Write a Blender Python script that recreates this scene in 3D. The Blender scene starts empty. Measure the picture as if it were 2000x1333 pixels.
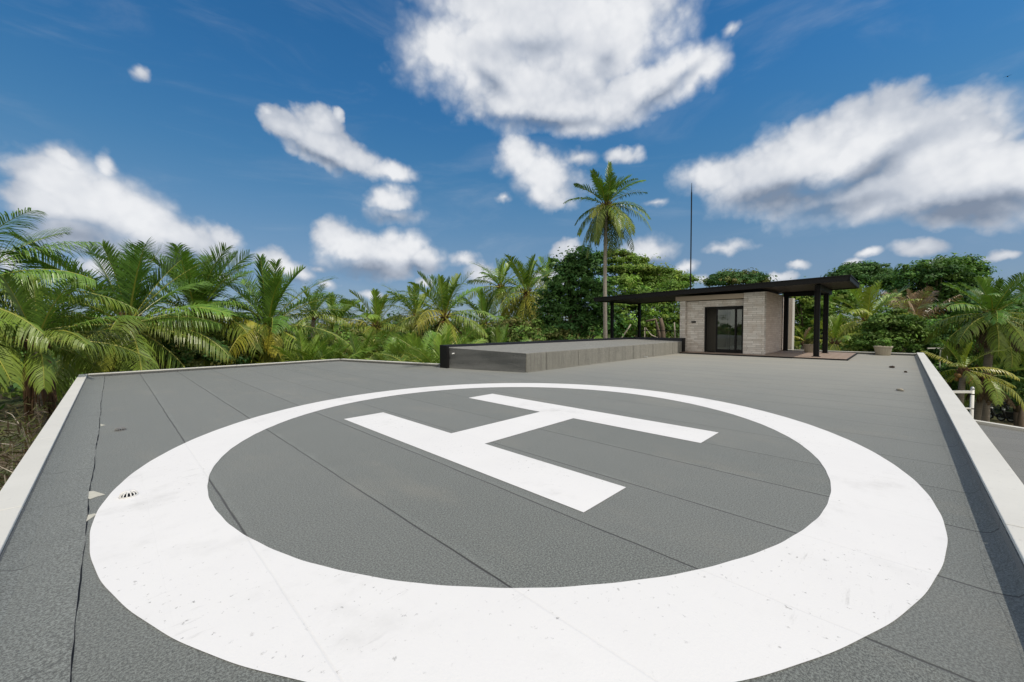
import bpy, bmesh, math, random
import numpy as np
from mathutils import Vector, Matrix

C = bpy.context.scene.collection
R = math.radians

# ------------------------------------------------------------------ camera
H_EYE = 1.5
PITCH, ROLL, FPX = -0.03787, -0.00542, 772.5          # calibrated on the painted circle and letter
PH = R(45.42)                                        # the roof's own axes: a runs along the right parapet, b along the left
cp, sp, cr, sr = math.cos(PITCH), math.sin(PITCH), math.cos(ROLL), math.sin(ROLL)
FWD = Vector((0, cp, sp)); UP0 = Vector((0, -sp, cp)); RT0 = Vector((1, 0, 0))
RT = cr * RT0 + sr * UP0; UP = -sr * RT0 + cr * UP0
cam = bpy.data.cameras.new('camera'); cam_o = bpy.data.objects.new('camera', cam); C.objects.link(cam_o)
cam.sensor_width = 36.0; cam.lens = FPX / 2000 * 36.0; cam.clip_start = 0.05; cam.clip_end = 3000
m = Matrix.Identity(4)
for i, v in enumerate((RT, UP, -FWD)):
    for j in range(3): m[j][i] = v[j]
m[2][3] = H_EYE
cam_o.matrix_world = m
bpy.context.scene.camera = cam_o

def ray(px, py): return (FWD + RT * ((px - 1000) / FPX) - UP * ((py - 666.5) / FPX))
def at(px, py, d):
    """world point seen at a photo pixel, at d metres in front of the camera"""
    r = ray(px, py); return Vector((0, 0, H_EYE)) + r * (d / r.y)
ca, sa = math.cos(PH), math.sin(PH)
def F(a, b, z=0.0): return Vector((ca * a - sa * b, sa * a + ca * b, z))

# ------------------------------------------------------------------ sun, sky, exposure
SUN = (F(0.05, -0.576, 1.0)).normalized()
SUN_EL = math.asin(SUN.z); SUN_ROT = math.atan2(SUN.x, SUN.y)
sun = bpy.data.lights.new('sun', 'SUN'); sun.energy = 2.65; sun.angle = R(0.53); sun.color = (1.0, 0.91, 0.79)
sun_o = bpy.data.objects.new('sun', sun); C.objects.link(sun_o)
sun_o.rotation_euler = (-SUN).to_track_quat('-Z', 'Y').to_euler(); sun_o.location = (0, 0, 40)
vs = bpy.context.scene.view_settings
bpy.context.scene.display_settings.display_device = 'sRGB'
vs.view_transform = 'Standard'; vs.look = 'None'; vs.exposure = 0.0; vs.gamma = 1.0; vs.use_curve_mapping = False
cy = bpy.context.scene.cycles; cy.max_bounces = 6; cy.diffuse_bounces = 3; cy.glossy_bounces = 3; cy.transmission_bounces = 4; cy.transparent_max_bounces = 6

# a node graph helper
class G:
    def __init__(s, tree): s.t = tree; s.n = tree.nodes; s.l = tree.links
    def node(s, typ, **kw):
        n = s.n.new(typ)
        for k, v in kw.items(): setattr(n, k, v)
        return n
    def put(s, sock, v):
        if isinstance(v, bpy.types.NodeSocket): s.l.new(v, sock)
        elif v is not None:
            if hasattr(sock, 'default_value') and not isinstance(sock.default_value, (int, float)) and isinstance(v, (tuple, list)) and len(v) == 3 and len(sock.default_value) == 4: v = (*v, 1)
            sock.default_value = v
    def math(s, op, a, b=None, c=None, clamp=False):
        n = s.node('ShaderNodeMath', operation=op); n.use_clamp = clamp
        for i, v in enumerate((a, b, c)):
            if v is not None: s.put(n.inputs[i], v)
        return n.outputs[0]
    def vmath(s, op, a, b=None, out=0):
        n = s.node('ShaderNodeVectorMath', operation=op); s.put(n.inputs[0], a)
        if b is not None: s.put(n.inputs[3 if op == 'SCALE' else 1], b)
        return n.outputs[out]
    def rng(s, v, a, b, c=0.0, d=1.0, smooth=True):
        n = s.node('ShaderNodeMapRange', interpolation_type='SMOOTHSTEP' if smooth else 'LINEAR')
        for i, x in enumerate((v, a, b, c, d)): s.put(n.inputs[i], x)
        return n.outputs[0]
    def noise(s, vec, scale, detail=4, rough=0.55, lac=2.0, dist=0.0, out='Fac'):
        n = s.node('ShaderNodeTexNoise'); s.put(n.inputs['Vector'], vec); n.inputs['Scale'].default_value = scale
        n.inputs['Detail'].default_value = detail; n.inputs['Roughness'].default_value = rough
        n.inputs['Lacunarity'].default_value = lac; n.inputs['Distortion'].default_value = dist
        return n.outputs[out]
    def mix(s, f, a, b, mode='MIX'):
        n = s.node('ShaderNodeMix', data_type='RGBA', blend_type=mode); n.clamp_factor = True
        s.put(n.inputs[0], f); s.put(n.inputs[6], a); s.put(n.inputs[7], b); return n.outputs[2]
    def comb(s, x, y, z=0.0):
        n = s.node('ShaderNodeCombineXYZ')
        for i, v in enumerate((x, y, z)): s.put(n.inputs[i], v)
        return n.outputs[0]
    def sep(s, v):
        n = s.node('ShaderNodeSeparateXYZ'); s.put(n.inputs[0], v); return n.outputs

world = bpy.data.worlds.new('World'); bpy.context.scene.world = world; world.use_nodes = True
world.cycles.sampling_method = 'MANUAL'; world.cycles.sample_map_resolution = 512
def azel(px, py):
    r = ray(px, py).normalized(); return math.atan2(r.x, r.y), math.asin(r.z)

# cumulus clouds: centre, half width and half height measured on the photo (turned into azimuth / elevation), tilt, weight
CLOUDS = [
 # the large cloud overhead
 (965,90,160,110,0,1),(1090,50,205,140,0,1),(1060,180,150,72,0,1),(865,90,75,85,0,1),(1110,212,130,48,0,1),
 (1290,168,75,46,15,1),(1365,146,54,42,0,1),(1225,190,90,50,10,1),(1190,60,115,110,0,1),(950,5,130,60,0,1),
 # the bank on the right
 (1385,350,70,36,0,1),(1490,345,110,58,15,1),(1590,320,135,82,12,1),(1700,295,140,88,0,1),(1810,300,150,92,0,1),(1920,345,130,85,-8,1),
 (2010,335,90,70,0,1),(1880,232,62,26,-20,.55),(1740,375,210,56,0,1),(1560,395,130,36,0,.8),(1930,275,40,24,0,.9),(1900,410,170,40,0,.7),
 # the bank on the left
 (115,350,75,42,0,1),(95,395,75,36,0,1),(185,390,120,72,-15,1),(275,430,130,58,-20,1),(360,460,95,42,-14,1),(425,462,38,26,0,.9),
 (130,312,44,20,0,.8),(212,325,26,28,0,.85),(150,455,100,44,0,.85),(300,485,130,34,0,.8),
 # left of the middle
 (575,252,62,30,-22,.9),(630,282,78,44,-18,.95),(695,312,72,30,-18,.9),(762,336,48,20,-12,.85),(635,240,40,34,0,.8),(668,222,14,18,0,.7),(525,216,18,12,0,.6),
 (765,395,56,28,0,.85),(778,422,66,24,-6,.75),
 (648,462,36,34,0,1),(695,483,60,36,-15,1),(745,503,90,34,0,1),(788,487,48,36,0,1),(825,507,38,26,0,.95),(725,520,92,24,0,.9),
 # round the tall palm
 (1020,318,46,42,0,1),(1060,345,72,46,-12,1),(1065,378,46,32,0,.9),(1215,303,36,22,0,.7),(1135,312,44,22,0,.65),
 # low and far
 (1420,488,56,18,0,0.65),(1260,492,66,32,0,0.68),(1115,484,30,24,0,0.68),(1340,526,44,16,0,0.58),(532,508,42,30,-18,0.68),(565,527,52,26,-15,0.68),
 (640,556,38,16,0,0.61),(728,572,40,13,0,0.61),(822,548,28,16,0,0.61),(1800,488,85,26,-5,0.47),(1510,540,44,14,0,0.50),(1950,495,46,16,0,0.47),
 (905,510,46,18,0,0.50),(940,535,46,30,0,0.61),
 (1655,516,24,14,0,.5),(980,388,24,16,0,.5),(1280,398,38,14,0,.5),(20,515,60,28,0,.55),(1090,542,60,20,0,.55),(195,522,60,28,0,.55),(1850,522,60,14,0,.45),(1690,498,40,14,0,.4),(620,522,40,12,0,.4),(430,540,70,18,0,.45),(1380,545,50,12,0,.5),(1560,520,40,12,0,.4),
 (280,155,38,32,-25,0.36),(1430,58,46,28,35,0.2),
]
BELLIES = [(1560,388,140,30,0,1),(1690,345,120,24,22,1),(1640,405,120,22,0,.8),(1900,405,160,30,0,.8),(150,462,130,38,0,.7),(300,490,130,26,-6,.7),
 (720,527,100,18,0,.8),(810,520,50,16,0,.6),(765,425,70,18,0,.5),(960,160,60,26,-35,.35),
 (1040,95,170,50,0,.25),(1190,110,60,50,0,.25),(1260,512,70,14,0,.5),(560,545,60,12,0,.5),(1080,240,160,20,0,.55),(1290,190,110,20,20,.45),(630,310,90,16,-18,.4),]
def build_world():
    g = G(world.node_tree); g.n.clear()
    out = g.node('ShaderNodeOutputWorld')
    sky = g.node('ShaderNodeTexSky', sky_type='NISHITA'); sky.sun_disc = False
    sky.sun_elevation = SUN_EL; sky.sun_rotation = SUN_ROT; sky.altitude = 50; sky.air_density = 1.0; sky.dust_density = 0.4; sky.ozone_density = 3.0
    gr = g.node('ShaderNodeMix', data_type='RGBA', blend_type='MULTIPLY'); gr.inputs[0].default_value = 1.0
    g.l.new(sky.outputs[0], gr.inputs[6])
    bg = g.node('ShaderNodeBackground'); bg.inputs[1].default_value = SKY_STRENGTH; g.l.new(gr.outputs[2], bg.inputs[0])
    tc = g.node('ShaderNodeTexCoord'); d = g.vmath('NORMALIZE', tc.outputs['Generated'])
    x, y, z = g.sep(d)
    az = g.math('ARCTAN2', x, y); el = g.math('ARCSINE', z)
    p = g.comb(az, el, 0.0)
    gc = g.node('ShaderNodeValToRGB'); g.l.new(g.math('DIVIDE', el, 0.8), gc.inputs[0]); gc.color_ramp.interpolation = 'B_SPLINE'
    stops = ((0.0, (0.36, 0.46, 0.67)), (0.10, (0.46, 0.57, 0.73)), (0.18, (0.66, 0.77, 0.82)), (0.27, (0.58, 0.87, 0.95)), (0.36, (0.45, 0.90, 1.03)), (0.5, (0.33, 0.91, 1.19)), (0.75, (0.26, 0.86, 1.19)))
    while len(gc.color_ramp.elements) < len(stops): gc.color_ramp.elements.new(0.5)
    for el_, (ps, cl) in zip(gc.color_ramp.elements, stops): el_.position = ps/0.8; el_.color = (*(c_/1.4 for c_ in cl), 1)
    g.put(gr.inputs[7], gc.outputs[0])
    def push(v, scale, amt, det, rough=0.55):
        nz = g.noise(v, scale, det, rough, out='Color')
        return g.vmath('SCALE', g.vmath('SUBTRACT', nz, (0.5, 0.5, 0.5)), amt)
    # billowing outline: the cloud coordinates are pushed about at two sizes
    w = g.vmath('ADD', p, g.vmath('ADD', push(d, 5.0, 0.045, 2), push(d, 19.0, 0.036, 4, 0.55)))
    def field(lst, smooth, warp):
        acc = None
        for i_, (px, py, rx, ry, rot, wt) in enumerate(lst):
            if i_ and i_ % 6 == 0:      # keeps the shader's stack small: work in batches
                warp = g.vmath('ADD', warp, g.vmath('SCALE', acc, 1e-7))
            a0, e0 = azel(px, py); a1, _ = azel(px + rx, py); a2, _ = azel(px - rx, py); _, e1 = azel(px, py + ry); _, e2 = azel(px, py - ry)
            mp = g.node('ShaderNodeMapping', vector_type='TEXTURE'); g.l.new(warp, mp.inputs['Vector'])
            mp.inputs['Location'].default_value = (a0, e0, 0); mp.inputs['Rotation'].default_value = (0, 0, R(rot))
            mp.inputs['Scale'].default_value = (abs(a1 - a2) / 2, abs(e1 - e2) / 2, 1)
            ln = g.vmath('LENGTH', mp.outputs[0], out=1)
            v = g.math('SUBTRACT', wt, ln)
            acc = v if acc is None else g.math('SMOOTH_MAX', acc, v, smooth)
        return acc
    f = field(CLOUDS, 0.09, w)
    n1 = g.noise(d, 9.0, 5, 0.58); n2 = g.noise(d, 40.0, 4, 0.6)
    vw = g.vmath('ADD', d, push(d, 20.0, 0.035, 3))
    vo = g.node('ShaderNodeTexVoronoi', feature='F1'); vo.normalize = True; g.l.new(vw, vo.inputs['Vector'])
    for k_, v_ in (('Scale', 13.0), ('Detail', 2.0), ('Roughness', 0.5), ('Lacunarity', 2.3)): vo.inputs[k_].default_value = v_
    bil = g.math('SUBTRACT', 0.40, vo.outputs['Distance'])
    bel = g.rng(g.math('ADD', field(BELLIES, 0.6, g.vmath('ADD', w, g.vmath('SCALE', f, 1e-7))), g.math('MULTIPLY', g.math('SUBTRACT', n1, 0.5), 0.7)), -0.85, 0.95)
    fn = g.math('ADD', f, g.math('MULTIPLY', g.math('SUBTRACT', n1, 0.5), 0.85))
    fn = g.math('ADD', fn, g.math('MULTIPLY', bil, 1.35))
    fn = g.math('ADD', fn, g.math('MULTIPLY', g.math('SUBTRACT', n2, 0.5), 0.22))
    # unseen cloud cover added behind the viewer to lift the ambient fill
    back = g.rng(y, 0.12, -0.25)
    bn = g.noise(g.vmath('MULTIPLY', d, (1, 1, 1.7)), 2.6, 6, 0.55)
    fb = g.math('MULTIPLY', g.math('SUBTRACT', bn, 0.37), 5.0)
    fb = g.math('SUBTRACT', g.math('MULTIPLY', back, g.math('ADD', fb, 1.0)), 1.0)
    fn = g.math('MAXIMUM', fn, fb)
    fn = g.math('ADD', fn, 0.10)
    soft = g.math('ADD', g.math('MULTIPLY', g.rng(g.noise(d, 4.0, 2, 0.5), 0.35, 0.65), 0.55), g.math('MULTIPLY', bel, 0.5))
    alpha = g.rng(fn, -0.24, g.math('ADD', soft, 0.22))
    belly = g.math('MULTIPLY', bel, BELLY)
    s1 = g.noise(d, 6.0, 2, 0.45); s2 = g.noise(g.vmath('ADD', d, (SUN.x*0.05, SUN.y*0.0, SUN.z*0.05)), 6.0, 2, 0.45)
    e1 = g.noise(d, 26.0, 2, 0.5); e2 = g.noise(g.vmath('ADD', d, (SUN.x*0.012, SUN.y*0.012, SUN.z*0.012)), 26.0, 2, 0.5)
    relief = g.math('ADD', g.math('MULTIPLY', g.math('SUBTRACT', s1, s2), 0.50), g.math('MULTIPLY', g.math('SUBTRACT', e1, e2), 0.22))
    relief = g.math('ADD', relief, g.math('MULTIPLY', bil, 0.42))
    lum = g.math('ADD', g.rng(fn, 0.05, 0.9, 0.54, 0.80), relief)
    lum = g.math('ADD', lum, g.math('MULTIPLY', g.math('SUBTRACT', g.noise(d, 4.0, 3, 0.5), 0.5), 0.34))
    lum = g.math('SUBTRACT', lum, belly, clamp=True)
    cr_ = g.node('ShaderNodeValToRGB'); g.l.new(lum, cr_.inputs[0])
    e = cr_.color_ramp.elements; e[0].position = 0.10; e[0].color = (0.235, 0.285, 0.375, 1); e[1].position = 0.92; e[1].color = (0.92, 0.93, 0.95, 1)
    k = cr_.color_ramp.elements.new(0.50); k.color = (0.53, 0.575, 0.655, 1)
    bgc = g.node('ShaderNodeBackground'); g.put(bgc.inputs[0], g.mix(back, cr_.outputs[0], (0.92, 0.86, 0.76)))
    g.put(bgc.inputs[1], g.rng(back, 0, 1, 0.95, FILL_CLOUD))       # brightness of the added unseen clouds, chosen for fill light
    # thin high veil, and the paler air near the horizon
    st = g.node('ShaderNodeMapping'); g.l.new(p, st.inputs['Vector']); st.inputs['Scale'].default_value = (1.6, 6.0, 1); st.inputs['Rotation'].default_value = (0, 0, R(10))
    veil = g.math('MULTIPLY', g.rng(g.noise(st.outputs[0], 1.7, 6, 0.6, dist=0.6), 0.46, 0.85), 0.22)
    low = g.rng(el, 0.24, 0.0, 0.0, 0.14)
    veil = g.math('MAXIMUM', veil, low)
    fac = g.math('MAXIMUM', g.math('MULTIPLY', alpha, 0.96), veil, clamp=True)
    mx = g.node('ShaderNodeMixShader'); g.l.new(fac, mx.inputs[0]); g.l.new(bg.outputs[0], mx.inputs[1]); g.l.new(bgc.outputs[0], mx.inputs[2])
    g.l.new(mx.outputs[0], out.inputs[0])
SKY_STRENGTH = 0.14
FILL_CLOUD, BELLY = 0.98, 0.74
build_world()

# ------------------------------------------------------------------ mesh helpers
class MB:
    def __init__(s): s.v = []; s.f = []
    def quad(s, *p):
        n = len(s.v); s.v += [tuple(q) for q in p]; s.f.append(tuple(range(n, n + len(p)))); return s
    def box(s, a0, a1, b0, b1, z0, z1):
        n = len(s.v)
        s.v += [(a0,b0,z0),(a1,b0,z0),(a1,b1,z0),(a0,b1,z0),(a0,b0,z1),(a1,b0,z1),(a1,b1,z1),(a0,b1,z1)]
        s.f += [tuple(n+i for i in q) for q in ((0,3,2,1),(4,5,6,7),(0,1,5,4),(1,2,6,5),(2,3,7,6),(3,0,4,7))]; return s
    def prism(s, poly, z0, z1):
        """poly counter-clockwise; z0 / z1 a number or one per corner"""
        n = len(s.v); k = len(poly)
        za = z0 if isinstance(z0, (list, tuple)) else [z0] * k; zb = z1 if isinstance(z1, (list, tuple)) else [z1] * k
        s.v += [(p[0], p[1], za[i]) for i, p in enumerate(poly)] + [(p[0], p[1], zb[i]) for i, p in enumerate(poly)]
        s.f.append(tuple(n + i for i in reversed(range(k)))); s.f.append(tuple(n + k + i for i in range(k)))
        for i in range(k):
            j = (i + 1) % k; s.f.append((n+i, n+j, n+k+j, n+k+i))
        return s
    def tube(s, pts, rad, n=8, cap=True):
        pts = [Vector(p) for p in pts]; base = len(s.v)
        if not isinstance(rad, (list, tuple)): rad = [rad] * len(pts)
        ref = None
        for i, p in enumerate(pts):
            t = (pts[min(i+1, len(pts)-1)] - pts[max(i-1, 0)]).normalized()
            if ref is None: ref = t.orthogonal().normalized()
            ref = (ref - t * ref.dot(t)).normalized(); bi = t.cross(ref)
            for k in range(n):
                a = 2 * math.pi * k / n; q = p + (ref * math.cos(a) + bi * math.sin(a)) * rad[i]; s.v.append(tuple(q))
        for i in range(len(pts) - 1):
            for k in range(n):
                o = base + i * n; s.f.append((o+k, o+(k+1)%n, o+n+(k+1)%n, o+n+k))
        if cap:
            s.f.append(tuple(base + k for k in reversed(range(n)))); o = base + (len(pts)-1)*n; s.f.append(tuple(o + k for k in range(n)))
        return s
    def lathe(s, prof, c=(0,0,0), n=24, wob=None):
        base = len(s.v)
        for i, (r, z) in enumerate(prof):
            for k in range(n):
                a = 2*math.pi*k/n; rr = r * (wob(a, i) if wob else 1); s.v.append((c[0]+rr*math.cos(a), c[1]+rr*math.sin(a), c[2]+z))
        for i in range(len(prof)-1):
            for k in range(n):
                o = base+i*n; s.f.append((o+k, o+(k+1)%n, o+n+(k+1)%n, o+n+k))
        return s
    def sphere(s, c, r, n=10, m=6):
        if not isinstance(r, (tuple, list)): r = (r, r, r)
        base = len(s.v)
        for i in range(m+1):
            t = math.pi*i/m
            for k in range(n):
                a = 2*math.pi*k/n; s.v.append((c[0]+r[0]*math.sin(t)*math.cos(a), c[1]+r[1]*math.sin(t)*math.sin(a), c[2]-r[2]*math.cos(t)))
        for i in range(m):
            for k in range(n):
                o = base+i*n; s.f.append((o+k, o+(k+1)%n, o+n+(k+1)%n, o+n+k))
        return s
    def build(s, name, mat, parent=None, loc=None, rot=0.0, off=(0,0,0), smooth=False, bevel=0.0):
        me = bpy.data.meshes.new(name)
        vv = np.array(s.v, float) - np.array(off)
        me.from_pydata(vv.tolist(), [], s.f); me.materials.append(mat)
        me.validate(); 
        uv = me.uv_layers.new(name='UVMap'); co = vv
        for p in me.polygons:
            nx, ny, nz = map(abs, p.normal)
            for li in p.loop_indices:
                c = co[me.loops[li].vertex_index] + np.array(off)
                uv.data[li].uv = (c[1], c[2]) if nx >= ny and nx >= nz else ((c[0], c[2]) if ny >= nz else (c[0], c[1]))
        if smooth: me.polygons.foreach_set('use_smooth', [True]*len(me.polygons))
        me.update()
        o = bpy.data.objects.new(name, me); C.objects.link(o)
        if parent: o.parent = parent
        if loc is not None: o.location = loc
        o.rotation_euler = (0, 0, rot)
        if bevel:
            b = o.modifiers.new('bevel', 'BEVEL'); b.width = bevel; b.segments = 2; b.limit_method = 'ANGLE'
        return o

def tag(o, label=None, cat=None, group=None, kind=None):
    if label: o['label'] = label
    if cat: o['category'] = cat
    if group: o['group'] = group
    if kind: o['kind'] = kind
    return o
def empty(name, loc, rot=0.0, label=None, cat=None, group=None):
    o = bpy.data.objects.new(name, None); C.objects.link(o); o.location = loc; o.rotation_euler = (0, 0, rot); o.empty_display_size = 0.3
    return tag(o, label, cat, group)
def copy_tree(o, parent=None):
    c = o.copy(); C.objects.link(c)
    if parent: c.parent = parent
    for ch in o.children: copy_tree(ch, c)
    return c

# ------------------------------------------------------------------ materials
def mat(name):
    m = bpy.data.materials.new(name); m.use_nodes = True; g = G(m.node_tree); g.n.clear()
    out = g.node('ShaderNodeOutputMaterial'); b = g.node('ShaderNodeBsdfPrincipled'); g.l.new(b.outputs[0], out.inputs[0])
    return m, g, b, out
def bump(g, b, h, strength=0.4, dist=0.02):
    n = g.node('ShaderNodeBump'); n.inputs['Strength'].default_value = strength; n.inputs['Distance'].default_value = dist
    g.put(n.inputs['Height'], h); g.l.new(n.outputs[0], b.inputs['Normal']); return n
def objco(g): return g.node('ShaderNodeTexCoord').outputs['Object']

def simple(name, col, rough=0.6, var=0.15, scale=6.0, metal=0.0, bmp=0.15, spec=0.5):
    m, g, b, _ = mat(name); o = objco(g)
    n = g.noise(o, scale, 6, 0.6)
    g.put(b.inputs['Base Color'], g.mix(n, tuple(c*(1-var) for c in col), tuple(min(1, c*(1+var)) for c in col)))
    b.inputs['Roughness'].default_value = rough; b.inputs['Metallic'].default_value = metal; b.inputs['Specular IOR Level'].default_value = spec
    if bmp: bump(g, b, g.noise(o, scale*6, 4), bmp, 0.01)
    return m

SEAM0, SEAMP = 0.64, 0.925
def seam_mask(g, a, b, wob_scale, width):
    """dark lap joints running along b every SEAMP metres, slightly wandering"""
    wob = g.math('MULTIPLY', g.math('SUBTRACT', g.noise(g.comb(a, b), wob_scale, 4, 0.6), 0.5), 0.035)
    t = g.math('DIVIDE', g.math('SUBTRACT', g.math('ADD', a, wob), SEAM0 - SEAMP/2), SEAMP)
    fr = g.math('SUBTRACT', g.math('FRACT', t), 0.5)
    dist = g.math('MULTIPLY', g.math('ABSOLUTE', fr), SEAMP)
    wd = g.math('MULTIPLY', g.noise(g.comb(a, b), 3.0, 3), width*1.5)
    return g.rng(dist, g.math('ADD', wd, width*0.7), g.math('MULTIPLY', wd, 0.4)), fr
def felt_material(name, base=(0.138, 0.151, 0.139), seams=True, graze_dust=True, strip=False, wave=0.0, streak=False):
    m, g, b, _ = mat(name); o = objco(g); x, y, z = g.sep(o)
    big = g.noise(o, 0.55, 5, 0.6); mid = g.noise(o, 3.0, 6, 0.65); fine = g.noise(o, 190.0, 2, 0.7); grit = g.noise(o, 85.0, 4, 0.92)
    c1 = tuple(c*0.78 for c in base); c2 = tuple(c*1.22 for c in base)
    col = g.mix(big, c1, c2)
    col = g.mix(g.rng(mid, 0.35, 0.7, 0.0, 0.55), col, tuple(c*1.32 for c in base)); col = g.mix(g.rng(g.noise(o, 1.6, 5, 0.7), 0.5, 0.72, 0.0, 0.45), col, tuple(c*0.66 for c in base))
    # mineral granules
    gr = g.rng(grit, 0.42, 0.60, 0.0, 1.0)
    col = g.mix(g.math('MULTIPLY', gr, 0.62), g.mix(0.72, col, tuple(c*0.18 for c in base)), tuple(min(1, c*2.45) for c in base))
    h = g.math('ADD', g.math('MULTIPLY', fine, 0.5), g.math('MULTIPLY', grit, 0.6))
    if graze_dust:   # grazing-angle brightening put into the colour, with a dusty beige, toward the pavilion
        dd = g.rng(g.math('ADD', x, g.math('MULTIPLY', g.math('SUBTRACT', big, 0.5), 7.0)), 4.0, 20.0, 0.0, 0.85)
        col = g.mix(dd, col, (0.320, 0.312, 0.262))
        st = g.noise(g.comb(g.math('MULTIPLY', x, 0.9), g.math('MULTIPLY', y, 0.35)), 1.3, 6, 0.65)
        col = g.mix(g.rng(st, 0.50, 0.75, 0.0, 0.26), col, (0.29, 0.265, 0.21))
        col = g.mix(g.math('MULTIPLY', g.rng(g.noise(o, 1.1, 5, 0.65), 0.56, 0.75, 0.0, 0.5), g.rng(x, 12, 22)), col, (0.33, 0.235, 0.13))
    if seams:
        sm, fr = seam_mask(g, x, y, 0.9, 0.0085)
        gate = g.rng(g.noise(g.comb(x, g.math('MULTIPLY', y, 0.4)), 0.8, 3), 0.22, 0.5, 0.6, 1.0)
        sm = g.math('MULTIPLY', sm, gate)
        col = g.mix(g.math('MULTIPLY', sm, 0.97), col, (0.006, 0.006, 0.006))
        rub = g.rng(g.math('ABSOLUTE', g.math('SUBTRACT', fr, 0.035)), 0.05, 0.0)      # granules rubbed pale beside each lap
        col = g.mix(g.math('MULTIPLY', g.math('MULTIPLY', rub, g.math('SUBTRACT', 1.0, sm)), g.rng(mid, 0.4, 0.7, 0.05, 0.4)), col, tuple(c*1.6 for c in base))
        # slightly different shade from roll to roll
        roll = g.math('FLOOR', g.math('DIVIDE', g.math('SUBTRACT', x, SEAM0), SEAMP))
        wn = g.node('ShaderNodeTexWhiteNoise', noise_dimensions='1D'); g.l.new(roll, wn.inputs['W'])
        col = g.mix(g.math('MULTIPLY', wn.outputs[0], 0.22), col, (0.19, 0.20, 0.19))
        h = g.math('SUBTRACT', h, g.math('MULTIPLY', sm, 1.3)); h = g.math('ADD', h, g.math('MULTIPLY', fr, 0.6))
    if strip:  # short cross joints and ripples in the edge strip
        t = g.math('ADD', g.math('MULTIPLY', y, 0.85), g.math('MULTIPLY', g.noise(o, 2.0, 3), 0.5))
        fr2 = g.math('ABSOLUTE', g.math('SUBTRACT', g.math('FRACT', t), 0.5))
        cj = g.math('MULTIPLY', g.rng(fr2, 0.012, 0.002), g.rng(g.noise(o, 4.0, 2), 0.38, 0.6))
        col = g.mix(g.math('MULTIPLY', cj, 0.7), col, (0.025, 0.027, 0.027))
        h = g.math('ADD', h, g.math('MULTIPLY', g.noise(g.comb(g.math('MULTIPLY', x, 5.0), g.math('MULTIPLY', y, 0.5)), 1.2, 4), 2.0))
    if streak:
        sk = g.noise(g.comb(g.math('MULTIPLY', x, 7.0), g.math('MULTIPLY', y, 7.0), g.math('MULTIPLY', z, 0.5)), 1.0, 6, 0.7)
        col = g.mix(g.rng(sk, 0.42, 0.72, 0.0, 0.7), col, tuple(c*0.5 for c in base)); col = g.mix(g.rng(g.noise(o, 2.2, 6, 0.7), 0.5, 0.8, 0.0, 0.5), col, tuple(c*1.5 for c in base))
    if wave:
        h = g.math('ADD', h, g.math('MULTIPLY', g.noise(g.comb(x, y, g.math('MULTIPLY', z, 4.0)), 1.6, 4), wave))
    g.put(b.inputs['Base Color'], col); b.inputs['Roughness'].default_value = 0.92; b.inputs['Specular IOR Level'].default_value = 0.25
    b.inputs['Sheen Weight'].default_value = 0.25; b.inputs['Sheen Roughness'].default_value = 0.6
    bump(g, b, h, 0.30, 0.012)
    return m
def paint_material():
    m, g, b, _ = mat('road_paint'); o = objco(g); x, y, z = g.sep(o)
    big = g.noise(o, 0.8, 5, 0.6); grit = g.noise(o, 75.0, 3, 0.75); sp = g.noise(o, 24.0, 5, 0.72); patch = g.noise(o, 0.55, 4, 0.6)
    col = g.mix(big, (0.76, 0.76, 0.755), (0.85, 0.85, 0.84))
    scr = g.noise(g.comb(g.math('MULTIPLY', x, 1.0), g.math('MULTIPLY', y, 6.0)), 3.0, 6, 0.7)
    wear = g.math('MULTIPLY', g.rng(scr, 0.58, 0.74), g.rng(patch, 0.50, 0.66))
    col = g.mix(g.math('MULTIPLY', wear, 0.75), col, (0.36, 0.36, 0.35))
    col = g.mix(g.math('MULTIPLY', g.math('MULTIPLY', g.rng(sp, 0.61, 0.70), g.rng(patch, 0.44, 0.60, 0.12, 1.0)), 0.75), col, (0.16, 0.16, 0.155))
    vo = g.node('ShaderNodeTexVoronoi'); vo.inputs['Scale'].default_value = 5.5; g.l.new(o, vo.inputs['Vector'])
    dots = g.math('MULTIPLY', g.rng(vo.outputs['Distance'], 0.055, 0.02), g.math('GREATER_THAN', g.sep(vo.outputs['Color'])[0], 0.62))
    col = g.mix(g.math('MULTIPLY', dots, 0.5), col, (0.20, 0.195, 0.185))
    smg = g.math('MULTIPLY', g.rng(g.noise(o, 1.7, 6, 0.65), 0.50, 0.78), g.rng(g.noise(o, 0.35, 3), 0.4, 0.6))
    col = g.mix(g.math('MULTIPLY', smg, 0.5), col, (0.50, 0.50, 0.485))
    sm, fr = seam_mask(g, x, y, 0.9, 0.006)
    col = g.mix(g.math('MULTIPLY', g.math('MULTIPLY', sm, patch), 0.16), col, (0.40, 0.40, 0.39))
    g.put(b.inputs['Base Color'], col); b.inputs['Roughness'].default_value = 0.75; b.inputs['Specular IOR Level'].default_value = 0.3
    h = g.math('ADD', g.math('MULTIPLY', grit, 0.35), g.math('MULTIPLY', fr, 0.5)); h = g.math('SUBTRACT', h, g.math('MULTIPLY', sm, 0.35))
    bump(g, b, h, 0.4, 0.01)
    return m
def plaster_material(name, base, joint=None):
    m, g, b, _ = mat(name); o = objco(g); x, y, z = g.sep(o)
    n = g.noise(o, 1.2, 6, 0.6); n2 = g.noise(o, 18.0, 5, 0.7)
    col = g.mix(n, tuple(c*0.86 for c in base), tuple(min(1, c*1.08) for c in base))
    col = g.mix(g.rng(n2, 0.58, 0.76, 0.0, 0.5), col, tuple(c*0.5 for c in base))
    g.put(b.inputs['Base Color'], col); b.inputs['Roughness'].default_value = 0.85
    bump(g, b, g.math('ADD', g.noise(o, 60, 4), g.math('MULTIPLY', n2, 0.7)), 0.25, 0.006); return m
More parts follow.
